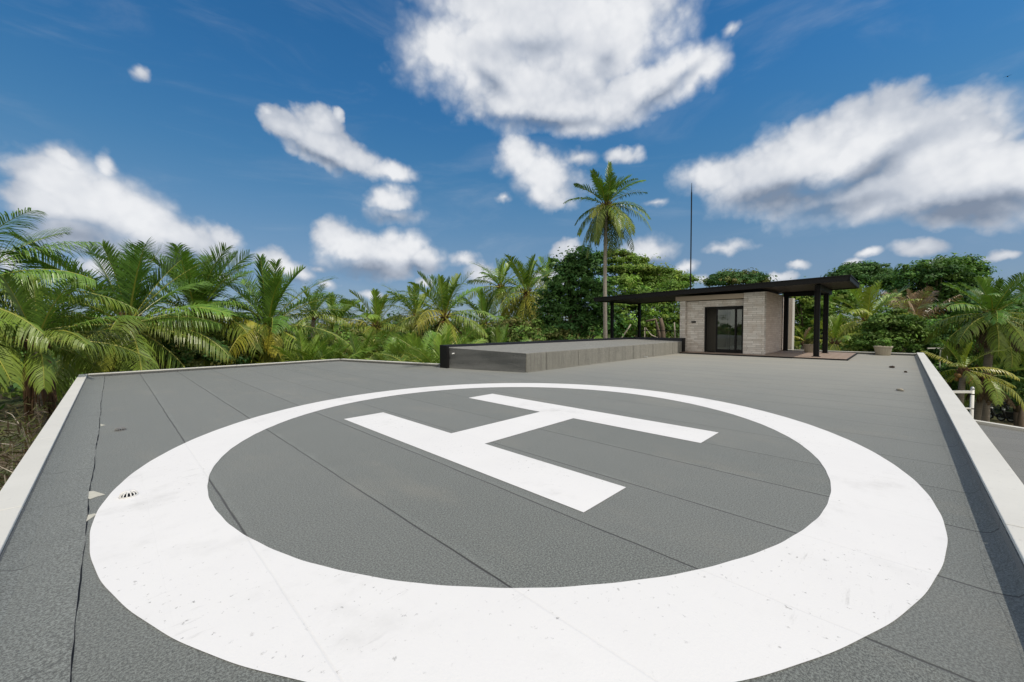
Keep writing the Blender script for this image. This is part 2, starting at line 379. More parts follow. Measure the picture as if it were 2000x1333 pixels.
def stone_material(name, h=0.10, w=0.40, cols=((0.56,0.53,0.49),(0.82,0.79,0.75)), mortar=(0.24,0.21,0.175)):
    m, g, b, _ = mat(name)
    uv = g.node('ShaderNodeUVMap'); uv.uv_map = 'UVMap'
    wv = g.vmath('ADD', uv.outputs[0], g.vmath('SCALE', g.vmath('SUBTRACT', g.noise(uv.outputs[0], 5.0, 3, out='Color'), (0.5,0.5,0.5)), 0.02))
    bk = g.node('ShaderNodeTexBrick'); g.l.new(wv, bk.inputs['Vector']); bk.offset = 0.43; bk.squash = 1.5; bk.squash_frequency = 3
    for k, v in (('Scale', 1.0), ('Mortar Size', 0.006), ('Mortar Smooth', 0.3), ('Bias', 0.0), ('Brick Width', w), ('Row Height', h)): bk.inputs[k].default_value = v
    bk.inputs['Color1'].default_value = (*cols[0], 1); bk.inputs['Color2'].default_value = (*cols[1], 1); bk.inputs['Mortar'].default_value = (*mortar, 1)
    n = g.noise(uv.outputs[0], 3.0, 5, 0.65); n2 = g.noise(uv.outputs[0], 28.0, 5, 0.7)
    col = g.mix(g.rng(n, 0.4, 0.7, 0.0, 0.55), bk.outputs[0], (0.52, 0.44, 0.37))
    col = g.mix(g.rng(n2, 0.45, 0.75, 0.0, 0.35), col, (0.66, 0.63, 0.585))
    g.put(b.inputs['Base Color'], col); b.inputs['Roughness'].default_value = 0.9
    hh = g.math('ADD', g.math('MULTIPLY', g.math('SUBTRACT', 1.0, bk.outputs[1]), 1.0), g.math('MULTIPLY', n2, 0.7))
    bump(g, b, hh, 0.6, 0.02); return m
def wood_material(name, base=(0.31, 0.235, 0.185)):
    m, g, b, _ = mat(name); o = objco(g); x, y, z = g.sep(o)
    gr = g.noise(g.comb(g.math('MULTIPLY', x, 1.5), g.math('MULTIPLY', y, 30.0), z), 1.0, 6, 0.6)
    bd = g.node('ShaderNodeTexWhiteNoise', noise_dimensions='1D'); g.l.new(g.math('FLOOR', g.math('DIVIDE', y, 0.145)), bd.inputs['W'])
    col = g.mix(gr, tuple(c*0.7 for c in base), tuple(c*1.3 for c in base)); col = g.mix(g.math('MULTIPLY', bd.outputs[0], 0.45), col, (0.38, 0.30, 0.24))
    g.put(b.inputs['Base Color'], col); b.inputs['Roughness'].default_value = 0.75; bump(g, b, gr, 0.3, 0.01); return m
def leaf_material(name, rough=0.42, trans=0.38, spec=0.5, gain=1.0):
    m, g, b, out = mat(name)
    at_ = g.node('ShaderNodeAttribute'); at_.attribute_name = 'tint'; oi = g.node('ShaderNodeObjectInfo')
    col = g.mix(oi.outputs['Random'], at_.outputs['Color'], at_.outputs['Color'])
    hs = g.node('ShaderNodeHueSaturation'); g.l.new(at_.outputs['Color'], hs.inputs['Color'])
    g.put(hs.inputs['Value'], g.rng(oi.outputs['Random'], 0, 1, 0.9*gain, 1.12*gain, smooth=False))
    g.put(b.inputs['Base Color'], hs.outputs[0]); b.inputs['Roughness'].default_value = rough; b.inputs['Specular IOR Level'].default_value = spec
    tr = g.node('ShaderNodeBsdfTranslucent')
    g.put(tr.inputs[0], g.mix(1.0, hs.outputs[0], (1.35, 1.45, 0.7), 'MULTIPLY'))
    mx = g.node('ShaderNodeMixShader'); mx.inputs[0].default_value = trans; g.l.new(b.outputs[0], mx.inputs[1]); g.l.new(tr.outputs[0], mx.inputs[2]); g.l.new(mx.outputs[0], out.inputs[0])
    return m
def bark_material(name, base, ring=True):
    m, g, b, _ = mat(name); o = objco(g); x, y, z = g.sep(o)
    n = g.noise(g.comb(x, y, g.math('MULTIPLY', z, 0.3)), 7.0, 6, 0.7)
    col = g.mix(n, tuple(c*0.55 for c in base), tuple(c*1.35 for c in base)); h = n
    if ring:
        fr = g.math('FRACT', g.math('ADD', g.math('MULTIPLY', z, 7.0), g.math('MULTIPLY', n, 0.5)))
        col = g.mix(g.rng(fr, 0.0, 0.25, 0.55, 0.0), col, tuple(c*0.4 for c in base)); h = g.math('ADD', n, g.math('MULTIPLY', fr, 0.6))
    g.put(b.inputs['Base Color'], col); b.inputs['Roughness'].default_value = 0.9; bump(g, b, h, 0.6, 0.03); return m
def ground_material():
    m, g, b, _ = mat('ground_soil'); o = objco(g)
    n = g.noise(o, 0.12, 6, 0.6); n2 = g.noise(o, 1.4, 7, 0.7); n3 = g.noise(o, 14.0, 5, 0.7)
    col = g.mix(g.rng(n, 0.35, 0.62), (0.17, 0.125, 0.075), (0.055, 0.085, 0.022))
    col = g.mix(g.rng(n2, 0.45, 0.7, 0.0, 0.7), col, (0.085, 0.105, 0.03)); col = g.mix(g.rng(n3, 0.4, 0.8, 0, 0.4), col, (0.04, 0.04, 0.02))
    g.put(b.inputs['Base Color'], col); b.inputs['Roughness'].default_value = 0.95; bump(g, b, g.math('ADD', n2, n3), 0.8, 0.15); return m
def glass_material():
    m, g, b, out = mat('door_glass')
    b.inputs['Base Color'].default_value = (0.55, 0.60, 0.58, 1); b.inputs['Roughness'].default_value = 0.02
    b.inputs['Transmission Weight'].default_value = 1.0; b.inputs['IOR'].default_value = 1.45; b.inputs['Specular IOR Level'].default_value = 0.9
    gl = g.node('ShaderNodeBsdfGlossy'); gl.inputs['Roughness'].default_value = 0.015; gl.inputs[0].default_value = (0.75, 0.8, 0.8, 1)
    tr = g.node('ShaderNodeBsdfTransparent'); tr.inputs[0].default_value = (0.55, 0.6, 0.58, 1)
    fr = g.node('ShaderNodeFresnel'); fr.inputs[0].default_value = 2.1
    mx = g.node('ShaderNodeMixShader'); g.l.new(fr.outputs[0], mx.inputs[0]); g.l.new(tr.outputs[0], mx.inputs[1]); g.l.new(gl.outputs[0], mx.inputs[2]); g.l.new(mx.outputs[0], out.inputs[0]); return m

M = dict(
 felt=felt_material('roof_felt'), strip=felt_material('felt_strip', (0.150, 0.164, 0.152), seams=False, graze_dust=False, strip=True),
 upseam=felt_material('lapped_upstand', (0.12, 0.125, 0.118), seams=True, graze_dust=False), upstand=felt_material('upstand_felt', (0.105, 0.110, 0.108), seams=False, graze_dust=False, wave=3.0),
 bedfelt=felt_material('bed_felt', (0.200, 0.198, 0.172), seams=False, graze_dust=False, wave=2.5, streak=True),
 paint=paint_material(), coping=plaster_material('coping_plaster', (0.67, 0.668, 0.625)), plaster=plaster_material('wall_plaster', (0.60, 0.58, 0.53)),
 stone=stone_material('stacked_stone'), sidestone=stone_material('side_stone', 0.10, 0.40, ((0.56,0.46,0.40),(0.70,0.61,0.54)), (0.42,0.35,0.30)),
 lintel=plaster_material('lintel_stone', (0.52, 0.44, 0.35)),
 black=simple('black_steel', (0.006, 0.006, 0.0065), 0.6, 0.3, 3.0, bmp=0.05, spec=0.3), navy=simple('dark_trim_metal', (0.012, 0.014, 0.024), 0.45, 0.25, 2.0, bmp=0.05),
 canopytop=simple('canopy_sheet', (0.02, 0.02, 0.021), 0.6, 0.3, 2.0, bmp=0.1),
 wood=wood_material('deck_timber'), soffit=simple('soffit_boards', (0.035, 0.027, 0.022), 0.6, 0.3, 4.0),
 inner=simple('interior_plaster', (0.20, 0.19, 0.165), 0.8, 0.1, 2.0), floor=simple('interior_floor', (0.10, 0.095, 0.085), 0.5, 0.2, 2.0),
 glass=glass_material(), white=simple('white_paint', (0.78, 0.78, 0.76), 0.5, 0.06, 5.0, bmp=0.05), galv=simple('galvanised_steel', (0.55, 0.57, 0.58), 0.4, 0.15, 8.0, metal=0.5),
 pot=plaster_material('cast_concrete', (0.43, 0.39, 0.31)), soil=simple('potting_soil', (0.045, 0.03, 0.02), 0.95, 0.4, 20.0, bmp=0.5),
 rubber=simple('tyre_rubber', (0.015, 0.015, 0.015), 0.8, 0.2, 10.0), bike=simple('black_plastic', (0.02, 0.02, 0.022), 0.25, 0.2, 6.0, bmp=0.0), seat=simple('seat_vinyl', (0.018, 0.017, 0.017), 0.55, 0.2, 15.0),
 red=simple('red_plastic', (0.25, 0.03, 0.02), 0.3, 0.1), lens=simple('clear_lens', (0.6, 0.62, 0.62), 0.15, 0.05, bmp=0.0),
 palm=leaf_material('palm_leaf', 0.36, 0.15, 0.5, 2.1), leaf=leaf_material('broad_leaf', 0.60, 0.22, 0.25, 1.7), dry=leaf_material('dry_leaf', 0.8, 0.15, 0.2),
 paletrunk=bark_material('pale_palm_trunk', (0.40, 0.36, 0.31)), trunk=bark_material('palm_trunk', (0.235, 0.205, 0.17)), fibre=bark_material('palm_fibre', (0.15, 0.085, 0.045), ring=False), bark=bark_material('tree_bark', (0.17, 0.13, 0.095), ring=False),
 palebark=bark_material('pale_bark', (0.42, 0.38, 0.31), ring=False), nut=simple('coconut_husk', (0.30, 0.17, 0.045), 0.55, 0.4, 3.0), ground=ground_material(), strainer=simple('strainer_metal', (0.22, 0.22, 0.215), 0.5, 0.2, 30.0), bird=simple('dark_feathers', (0.02, 0.018, 0.016), 0.8, 0.3, 20.0),
 pale=simple('dried_paint', (0.55, 0.54, 0.46), 0.9, 0.2, 30.0),
)

# ------------------------------------------------------------------ the ground and the roof
GZ = -6.5
gm = MB(); N = 40
xs = [(-1 + 2*i/N) for i in range(N+1)]; xs = [900*math.copysign(abs(t)**2.2, t) for t in xs]
for j in range(N+1):
    for i in range(N+1): gm.v.append((xs[i], xs[j]+20, GZ))
for j in range(N):
    for i in range(N): o = j*(N+1)+i; gm.f.append((o, o+1, o+N+2, o+N+1))
tag(gm.build('ground', M['ground']), 'brown soil and rough grass below the roof', 'ground', kind='structure')

ROOF = [(-0.62,-0.70),(26.95,-0.70),(26.95,13.9),(21.6,13.9),(21.6,12.35),(8.62,12.35),(7.08,17.62),(-0.62,17.86)]
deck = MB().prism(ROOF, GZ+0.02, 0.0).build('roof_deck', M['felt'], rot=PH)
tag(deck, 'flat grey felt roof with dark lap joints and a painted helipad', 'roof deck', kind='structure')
CX, CY, RO, RI = 4.257, 4.125, 4.399, 3.706
rng = random.Random(3)
ring = MB(); n = 900
for i in range(n):
    t = 2*math.pi*i/n; wo = 0.016*math.sin(2*t+0.6)+0.004*math.sin(5*t)+0.0015*math.sin(23*t+1)+0.0015*math.sin(61*t)
    wi = 0.018*math.sin(2*t-0.4)+0.004*math.sin(7*t+1)+0.0015*math.sin(29*t)+0.0015*math.sin(71*t+2)
    for r_ in (RI+wi, RO+wo): ring.v.append((CX+r_*math.cos(t), CY+r_*math.sin(t), 0.004))
for i in range(n):
    j = (i+1)%n; ring.f.append((2*i, 2*i+1, 2*j+1, 2*j))
tag(ring.build('circle_marking', M['paint'], deck), 'broad white circle painted round the letter')
hx, hy, L_, S_, W_, B_ = CX+0.0, CY-0.02, 2.322, 1.297, 0.343, 0.354
hl = MB()   # the letter's legs run along b, the bar along a
def rectm(mb, a0, a1, b0, b1, z): mb.quad((a0,b0,z),(a1,b0,z),(a1,b1,z),(a0,b1,z))
rectm(hl, hx-S_-W_, hx-S_+W_, hy-L_, hy+L_, 0.0045); rectm(hl, hx+S_-W_, hx+S_+W_, hy-L_, hy+L_, 0.0045); rectm(hl, hx-S_+W_, hx+S_-W_, hy-B_, hy+B_, 0.0045)
tag(hl.build('letter_marking', M['paint'], deck), 'white painted capital letter H')
# edge strip along the left parapet, with a wandering raised edge
st = MB(); k = 140
for i in range(k+1):
    b_ = -0.6 + 18.35*i/k; e = -0.175 + 0.006*math.sin(b_*0.9) + 0.004*math.sin(b_*3.1+1) + rng.uniform(-.003,.003)
    st.v += [(-0.53, b_, 0.055), (-0.43, b_, 0.012), (e, b_, 0.008), (e+0.003, b_, 0.0)]
for i in range(k):
    o = 4*i
    for q in range(3): st.f.append((o+q, o+q+1, o+q+5, o+q+4))
st.build('edge_strip', M['strip'], deck)
dk = MB()   # the black bitumen line that bleeds from under the strip
for i in range(k+1):
    b_ = -0.6 + 18.35*i/k; e = -0.175 + 0.006*math.sin(b_*0.9) + 0.004*math.sin(b_*3.1+1)
    dk.v += [(e-0.012, b_, 0.003), (e+0.004+0.006*abs(math.sin(b_*2.3))+rng.uniform(-.004,.004), b_, 0.003)]
for i in range(k): dk.f.append((2*i, 2*i+1, 2*i+3, 2*i+2))
dk.build('bitumen_line', M['black'], deck)
sm_ = MB()  # felt dressed up the foot of the right parapet
for i in range(281):
    a_ = -0.5 + 27.3*i/280; e = -0.44 + 0.010*math.sin(a_*2.1) + 0.008*math.sin(a_*5.3+1)
    sm_.v += [(a_, e+0.03, 0.0015), (a_, e, 0.004), (a_, -0.485, 0.016), (a_, -0.522, 0.06)]
for i in range(280):
    o = 4*i
    for q in range(3): sm_.f.append((o+q, o+4+q, o+5+q, o+1+q))
sm_.build('edge_strip', M['felt'], deck, smooth=True)
def splash(pts, z=0.006): return MB().quad(*[(a, b, z) for a, b in pts])
def px_splash(pts):
    q = []
    for px, py in pts:
        r_ = ray(px, py); w_ = Vector((0,0,H_EYE)) + r_*(-H_EYE/r_.z); q.append((ca*w_.x+sa*w_.y, -sa*w_.x+ca*w_.y))
    splash(q, 0.0035).build('paint_splash', M['pale'], deck)
px_splash([(172,961),(183,960),(206,967),(190,971),(176,976),(170,974)]); px_splash([(172,1007),(184,1004),(189,1005),(180,1012),(168,1020)]); px_splash([(196,829),(207,831),(197,833)])

def frame_thing(name, base, label, cat, group=None):
    return empty(name, F(*base), PH, label, cat, group), base
# parapets: white body and coping, felt turned up the inside
def parapet(p0, p1, inn, w, h, label, gaps):
    """p0->p1: inner face line in roof axes; inn: unit vector pointing outward"""
    c = ((p0[0]+p1[0])/2, (p0[1]+p1[1])/2, 0.0)
    t, _ = frame_thing('parapet_wall', c, label, 'parapet', 'low white parapets round the roof')
    d = Vector((p1[0]-p0[0], p1[1]-p0[1])); ln = d.length; d.normalize(); o = Vector(inn)
    def P(s, q): v = Vector(p0) + d*s + o*q; return (v.x, v.y)
    def pr(mb, s0, s1, q0, q1, z0, z1):
        poly = [P(s0,q0),P(s1,q0),P(s1,q1),P(s0,q1)]
        area = sum(poly[i][0]*poly[(i+1)%4][1]-poly[(i+1)%4][0]*poly[i][1] for i in range(4))
        mb.prism(poly if area > 0 else poly[::-1], z0, z1)
    b = MB(); pr(b, 0, ln, 0.004, w-0.012, -0.3, h-0.031); b.build('wall_body', M['plaster'], t, off=c)
    f = MB(); pr(f, 0.0, ln, -0.006, 0.0025, 0.0, h-0.038); fo = f.build('felt_upstand', M['upseam'] if inn[1] < 0 else M['upstand'], t); fo.location = (-c[0], -c[1], 0)
    k = MB(); cuts = [0] + gaps + [ln]
    for i in range(len(cuts)-1): pr(k, cuts[i]+0.006, cuts[i+1]-0.006, -0.004, w, h-0.03, h)
    k.build('coping', M['coping'], t, off=c, bevel=0.006)
    return t
parapet((-0.53,-0.53),(-0.53,17.62),(-1,0),0.175,0.115,'long white capped parapet along the left edge beside the palms',[2.9,5.4,8.2,11,14])
parapet((-0.35,-0.525),(26.4,-0.525),(0,-1),0.225,0.165,'long white capped parapet along the right edge casting a narrow shadow',[4.5,9.5,13.5,18.0,22.0])
parapet((-0.53,17.72),(7.03,17.5),(0.029,1.0),0.16,0.10,'low white parapet at the back between left corner and the bend',[3.8])
parapet((7.03,17.5),(8.55,12.28),(0.96,0.28),0.16,0.10,'short slanting white parapet from the bend to the black roof bed',[])
parapet((26.4,-0.525),(26.4,4.6),(1,0),0.19,0.11,'low white parapet at the far end behind the planters',[2.6])

# ------------------------------------------------------------------ raised roof bed
BED = [(9.37,8.60),(21.75,8.42),(21.75,11.2),(8.50,11.82)]
bed, bo = frame_thing('raised_roof_bed', (15,10,0), 'long low felt covered box with black metal trim on the roof', 'roof bed')
MB().prism(BED, 0.0, [0.615,0.625,0.70,0.74]).build('bed_body', M['bedfelt'], bed, off=bo, bevel=0.02)
fp = MB()  # wrinkled end felt away from the sun, shade put into its darker colour
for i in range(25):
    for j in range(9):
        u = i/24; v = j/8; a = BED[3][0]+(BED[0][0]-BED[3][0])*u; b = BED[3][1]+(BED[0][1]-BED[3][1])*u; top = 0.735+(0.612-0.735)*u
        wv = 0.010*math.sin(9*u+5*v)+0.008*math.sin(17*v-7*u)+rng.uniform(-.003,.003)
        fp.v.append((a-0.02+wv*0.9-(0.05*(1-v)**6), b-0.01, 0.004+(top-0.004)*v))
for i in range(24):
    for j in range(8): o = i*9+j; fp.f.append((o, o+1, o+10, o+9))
tag(fp.build('end_sheet', M['upstand'], bed, off=bo, smooth=True), 'wrinkled felt end sheet with shade painted into its colour')
sd = MB()  # sunlit side: separate felt sheets with vertical laps
cuts = [9.40,10.35,11.3,12.2,13.3,14.3,15.25,16.3,17.2,18.2,19.3,20.4,21.70]
for i in range(len(cuts)-1):
    a0, a1 = cuts[i]+0.006, cuts[i+1]-0.006; b0 = 8.60-0.18*(a0-9.37)/12.38; b1 = 8.60-0.18*(a1-9.37)/12.38; t = 0.008+0.006*(i%2); lo = 0.0
    sd.prism([(a0,b0-t),(a1,b1-t),(a1,b1+0.002),(a0,b0+0.002)], 0.0, 0.585+rng.uniform(-.006,.006))
    sd.prism([(a0,b0-t-0.035),(a1,b1-t-0.035),(a1,b1-t-0.001),(a0,b0-t-0.001)], 0.001, 0.018)
sd.build('side_sheet', M['bedfelt'], bed, off=bo)
MB().prism([(8.46,11.80),(21.75,11.22),(21.75,11.32),(8.46,11.92)], 0.3, [0.83,0.80,0.80,0.83]).build('back_trim', M['navy'], bed, off=bo)
MB().prism([(8.40,11.55),(8.50,11.55),(8.455,11.92),(8.36,11.92)], 0.0, [0.80,0.80,0.83,0.83]).build('corner_trim', M['black'], bed, off=bo)
MB().prism([(21.76,8.36),(21.86,8.36),(21.86,11.32),(21.76,11.32)], 0.02, 0.80).build('end_trim', M['navy'], bed, off=bo)
MB().box(21.52,21.757,8.30,8.395,0.0,0.80).build('end_post', M['black'], bed, off=bo)
op = MB().tube([(8.43,11.15,0.55),(8.36,11.15,0.55),(8.335,11.15,0.535)], 0.022, 10); op.build('overflow_pipe', M['white'], bed, off=bo, smooth=True)
MB().tube([(17.3,8.47,0.05),(17.3,8.33,0.045),(17.3,8.30,0.02)], 0.022, 8).build('pipe_stub', M['galv'], bed, off=bo)

# ------------------------------------------------------------------ timber deck
tdk, to = frame_thing('timber_deck', (23.8,4.5,0), 'low brown timber platform in front of and beside the stone pavilion', 'deck')
bd = MB(); y = 1.60
while y < 8.35:
    bd.box(21.27, 26.17, y, y+0.139, 0.032, 0.060+rng.uniform(-.002,.002)); y += 0.145
bd.build('boards', M['wood'], tdk, off=to)
eg = MB().box(21.22,21.262,1.55,8.40,0.0,0.052).box(21.262,26.2,1.55,1.594,0.0,0.055).build('edge_board', M['black'], tdk, off=to)

# ------------------------------------------------------------------ pavilion
pav, po = frame_thing('stone_pavilion', (24,6.6,0.06), 'small stone clad roof pavilion with a glass door and long black flat canopy', 'pavilion')
def pb(mb, name, m_, par=pav, **k): return mb.build(name, m_, par, off=po if par is pav else (0,0,0), **k)
FA = 22.0
pb(MB().box(FA,FA+0.35,4.70,5.60,0.06,3.08), 'front_pier', M['stone'], bevel=0.01)
pb(MB().box(FA+0.22,FA+0.40,7.50,8.42,0.06,2.78).box(FA+0.22,FA+0.40,5.603,7.497,2.46,2.78), 'front_wall', M['stone'])
pb(MB().box(FA+0.02,FA+0.42,8.423,8.72,0.06,2.81), 'end_pilaster', M['stone'], bevel=0.01)
pb(MB().box(FA-0.02,FA+0.45,5.603,8.95,2.82,3.06), 'lintel', M['lintel'], bevel=0.01)
pb(MB().box(FA+0.353,27.25,4.72,4.95,0.06,3.12), 'side_wall', M['sidestone'], bevel=0.01)
pb(MB().box(27.253,27.9,4.45,4.75,0.0,3.0), 'wall_return', M['plaster'])
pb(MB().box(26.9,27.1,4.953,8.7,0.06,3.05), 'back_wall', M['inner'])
pb(MB().box(FA+0.423,26.897,8.50,8.70,0.06,3.0), 'end_wall', M['stone'])
pb(MB().box(FA+0.41,26.89,4.96,8.49,0.062,0.075), 'floor', M['floor'])
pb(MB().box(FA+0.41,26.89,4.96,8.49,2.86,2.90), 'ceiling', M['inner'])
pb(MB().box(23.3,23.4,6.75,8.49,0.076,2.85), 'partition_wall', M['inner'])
# sliding door
door = empty('sliding_door', (0,0,0)); door.parent = pav
def db(mb, name, m_, **k): return mb.build(name, m_, door, off=po, **k)
D0 = FA+0.24
db(MB().box(D0,D0+0.12,5.605,5.665,0.062,2.455).box(D0,D0+0.12,7.43,7.495,0.062,2.455).box(D0,D0+0.12,5.668,7.427,2.38,2.455).box(D0,D0+0.12,5.668,7.427,0.062,0.10), 'frame', M['black'])
def leafd(b0, b1, aoff):
    a0 = D0+aoff; fr = MB().box(a0,a0+0.045,b0,b0+0.07,0.102,2.376).box(a0,a0+0.045,b1-0.07,b1,0.102,2.376).box(a0,a0+0.045,b0+0.071,b1-0.071,2.28,2.376).box(a0,a0+0.045,b0+0.071,b1-0.071,0.102,0.24)
    s = db(fr, 'door_leaf', M['black'])
    g_ = MB().box(a0+0.018,a0+0.026,b0+0.068,b1-0.068,0.238,2.283).build('glass_pane', M['glass'], s, off=po)
    return s
lf = leafd(5.67,6.32,0.062); lf2 = leafd(5.98,6.93,0.008)
MB().tube([(D0+0.0,6.90,1.0),(D0-0.03,6.90,1.02),(D0-0.03,6.90,1.28),(D0+0.0,6.90,1.30)], 0.01, 8).build('handle', M['black'], lf2, off=po)
wl = pb(MB().box(FA+0.13,FA+0.218,7.93,8.15,1.63,1.71), 'wall_lamp', M['black'], bevel=0.006)
# canopy: sloping slab with deep channel edge
CA0, CA1, CB0, CB1 = 21.2, 26.25, 1.55, 13.72
def zt(b): return 3.52 - 0.28*(b-CB0)/(CB1-CB0)
poly = [(CA0+0.05,CB0+0.05),(CA1-0.05,CB0+0.05),(CA1-0.05,CB1-0.05),(CA0+0.05,CB1-0.05)]
can = pb(MB().prism(poly, [zt(p[1])-0.17 for p in poly], [zt(p[1])-0.03 for p in poly]), 'canopy', M['canopytop'])
ed = MB()
def edge(p0, p1, nrm, dz0, dz1, th):
    q0 = (p0[0]+nrm[0]*th, p0[1]+nrm[1]*th); q1 = (p1[0]+nrm[0]*th, p1[1]+nrm[1]*th)
    pl = [p0,p1,q1,q0]; ar = sum(pl[i][0]*pl[(i+1)%4][1]-pl[(i+1)%4][0]*pl[i][1] for i in range(4))
    if ar < 0: pl = pl[::-1]
    ed.prism(pl, [zt(p[1])+dz0 for p in pl], [zt(p[1])+dz1 for p in pl])
corners = [(CA0,CB0),(CA1,CB0),(CA1,CB1),(CA0,CB1)]
for i in range(4):
    p0, p1 = corners[i], corners[(i+1)%4]; nx = (0,1) if i == 0 else (-1,0) if i == 1 else (0,-1) if i == 2 else (1,0)
    edge(p0, p1, nx, -0.21, -0.05, 0.05); q0 = (p0[0]-nx[0]*0.03, p0[1]-nx[1]*0.03); q1 = (p1[0]-nx[0]*0.03, p1[1]-nx[1]*0.03)
    edge(q0, q1, nx, -0.048, 0.0, 0.10); edge(p0, p1, nx, -0.245, -0.212, 0.11)
ed.build('fascia', M['black'], can, off=po)
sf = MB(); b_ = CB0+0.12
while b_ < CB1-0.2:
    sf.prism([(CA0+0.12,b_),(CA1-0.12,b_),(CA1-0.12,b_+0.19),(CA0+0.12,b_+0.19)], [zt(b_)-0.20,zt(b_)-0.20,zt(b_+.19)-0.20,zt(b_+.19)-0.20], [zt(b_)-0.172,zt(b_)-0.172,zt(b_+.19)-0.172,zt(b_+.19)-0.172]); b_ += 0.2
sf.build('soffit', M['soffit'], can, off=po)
def hbeam_post(a, b, z0, z1):
    w = 0.10 if b < 8 else 0.078
    return MB().box(a-w,a+w,b-w,b-w+0.022,z0,z1).box(a-w,a+w,b+w-0.022,b+w,z0,z1).box(a-0.012,a+0.012,b-w+0.0225,b+w-0.0225,z0,z1).box(a-w-0.05,a+w+0.05,b-w-0.05,b+w+0.05,z0-0.002,z0+0.014)
for (a, b, z0) in ((22.1,2.70,0.062),(25.1,2.72,0.062),(26.15,4.56,0.062),(22.1,12.95,0.0),(25.5,12.85,0.0)):
    pb(hbeam_post(a, b, z0, zt(b)-0.47 if b < 4 else zt(b)-0.247), 'post', M['black'])
pb(MB().box(22.0,26.2,2.60,2.80,3.02,3.24), 'beam', M['black']); pb(MB().box(26.05,26.25,2.81,4.69,3.02,3.22), 'beam', M['black'])
pb(MB().box(22.02,25.6,12.87,13.03,2.92,3.0), 'beam', M['black'])
# mast behind the canopy
ms, mo = frame_thing('lightning_mast', (27.5,10.2,0.0), 'tall thin dark mast rising behind the pavilion canopy', 'mast')
mp = at(1351,358,26.2); ms.location = (mp.x, mp.y, 0); ms.rotation_euler = (0,0,0)
zt_ = mp.z
MB().tube([(0,0,0),(0,0,4.6)],0.05,10).build('lower_pole', M['black'], ms); MB().tube([(0,0,4.5),(0,0,zt_-0.6)],0.038,10).tube([(0,0,zt_-0.6),(0,0,zt_)],[0.03,0.012],8).build('upper_pole', M['black'], ms); MB().tube([(0,0,4.42),(0,0,4.62)],0.07,10).build('coupling', M['black'], ms); MB().box(-.15,.15,-.15,.15,0,0.02).build('base_plate', M['galv'], ms)
# thin railing behind the left end of the canopy
rl, ro_ = frame_thing('metal_railing', (26.6,11.2,0), 'thin dark metal railing under the left part of the canopy', 'railing')
MB().tube([(26.75,8.9,1.12),(26.75,13.7,1.12)],0.02,8).build('top_rail', M['black'], rl, off=ro_); MB().tube([(26.75,8.9,0.15),(26.75,13.7,0.15)],0.012,8).build('bottom_rail', M['black'], rl, off=ro_)
for b in (8.95,10.75,10.9,12.2,13.65): MB().tube([(26.75,b,0),(26.75,b,1.11)],0.018,8).build('upright', M['black'], rl, off=ro_)

# ------------------------------------------------------------------ planters, drains, small things
def planter(a, b, z, r, h, label):
    t = empty('planter', F(a,b,z), PH, label, 'planter', 'round concrete planters on the roof')
    prof = [(0,0.0),(r*0.74,0.0),(r*0.78,h*0.05),(r*0.93,h*0.80),(r*0.94,h*0.82),(r*1.02,h*0.83),(r*1.03,h*0.98),(r*1.0,h),(r*0.90,h),(r*0.88,h*0.9),(0,h*0.88)]
    MB().lathe(prof, n=72, wob=lambda an, i: 1+0.028*math.cos(18*an) if 1 <= i <= 4 else 1).build('pot', M['pot'], t, smooth=True)
    MB().lathe([(0,h*0.90),(r*0.88,h*0.905)], n=24).build('soil', M['soil'], t)
    return t
pl1 = planter(26.05,0.62,0.0,0.34,0.44,'fluted concrete planter with small green plant by the far parapet')
pl2 = planter(25.6,3.35,0.06,0.34,0.42,'fluted concrete planter standing on the deck behind the black posts')
def drain(a, b, label, m_, z):
    t = empty('roof_drain', F(a,b,z), PH, label, 'roof drain', 'domed roof drain strainers')
    t.scale = (0.85,)*3
    MB().lathe([(0.074,0.0),(0.078,0.006),(0.070,0.010),(0.066,0.008)], n=28).build('flange', m_, t, smooth=True)
    r = MB()
    for k in range(14):
        an = 2*math.pi*k/14; pts = [(0.070*math.cos(an)*math.cos(s), 0.070*math.sin(an)*math.cos(s), 0.012+0.042*math.sin(s)) for s in (0,0.4,0.8,1.2)]
        r.tube(pts, 0.0055, 5)
    r.build('ribs', m_, t); MB().lathe([(0.0,0.058),(0.022,0.056),(0.027,0.050)], n=16).build('cap', m_, t)
    MB().lathe([(0,0.0015),(0.068,0.002)], n=20).build('sump', M['black'], t)
drain(0.07,4.88,'domed strainer painted white inside the white circle', M['white'], 0.005); drain(0.06,8.14,'small grey domed strainer on bare felt beyond the circle', M['strainer'], 0.001)
def debris(a, b, s, label, m_, seed):
    q = random.Random(seed); mb = MB().sphere((0,0,s*0.28),(s,s*0.6,s*0.35),9,6); mb.v = [(x*(1+q.uniform(-.25,.25)), y*(1+q.uniform(-.25,.25)), max(0.0, z*(1+q.uniform(-.3,.3)))) for x,y,z in mb.v]
    tag(mb.build('stone', m_, loc=F(a,b,0.001), rot=q.uniform(0,3)), label, 'stone', 'bits of rubble on the felt')
p1 = lambda px, py: (lambda r: Vector((0,0,H_EYE)) + r*(-H_EYE/r.z))(ray(px, py))
def fr(px, py): w_ = p1(px, py); return (ca*w_.x+sa*w_.y, -sa*w_.x+ca*w_.y)
debris(*fr(1758,764),0.085,'pale grey lump of rubble lying on the felt near the right parapet', M['pot'], 1)
debris(*fr(1742,719),0.10,'dark scrap lying on the felt in front of the planter', M['soil'], 2); debris(*fr(1769,728),0.07,'smallest dark scrap on the felt toward the far corner', M['soil'], 4)

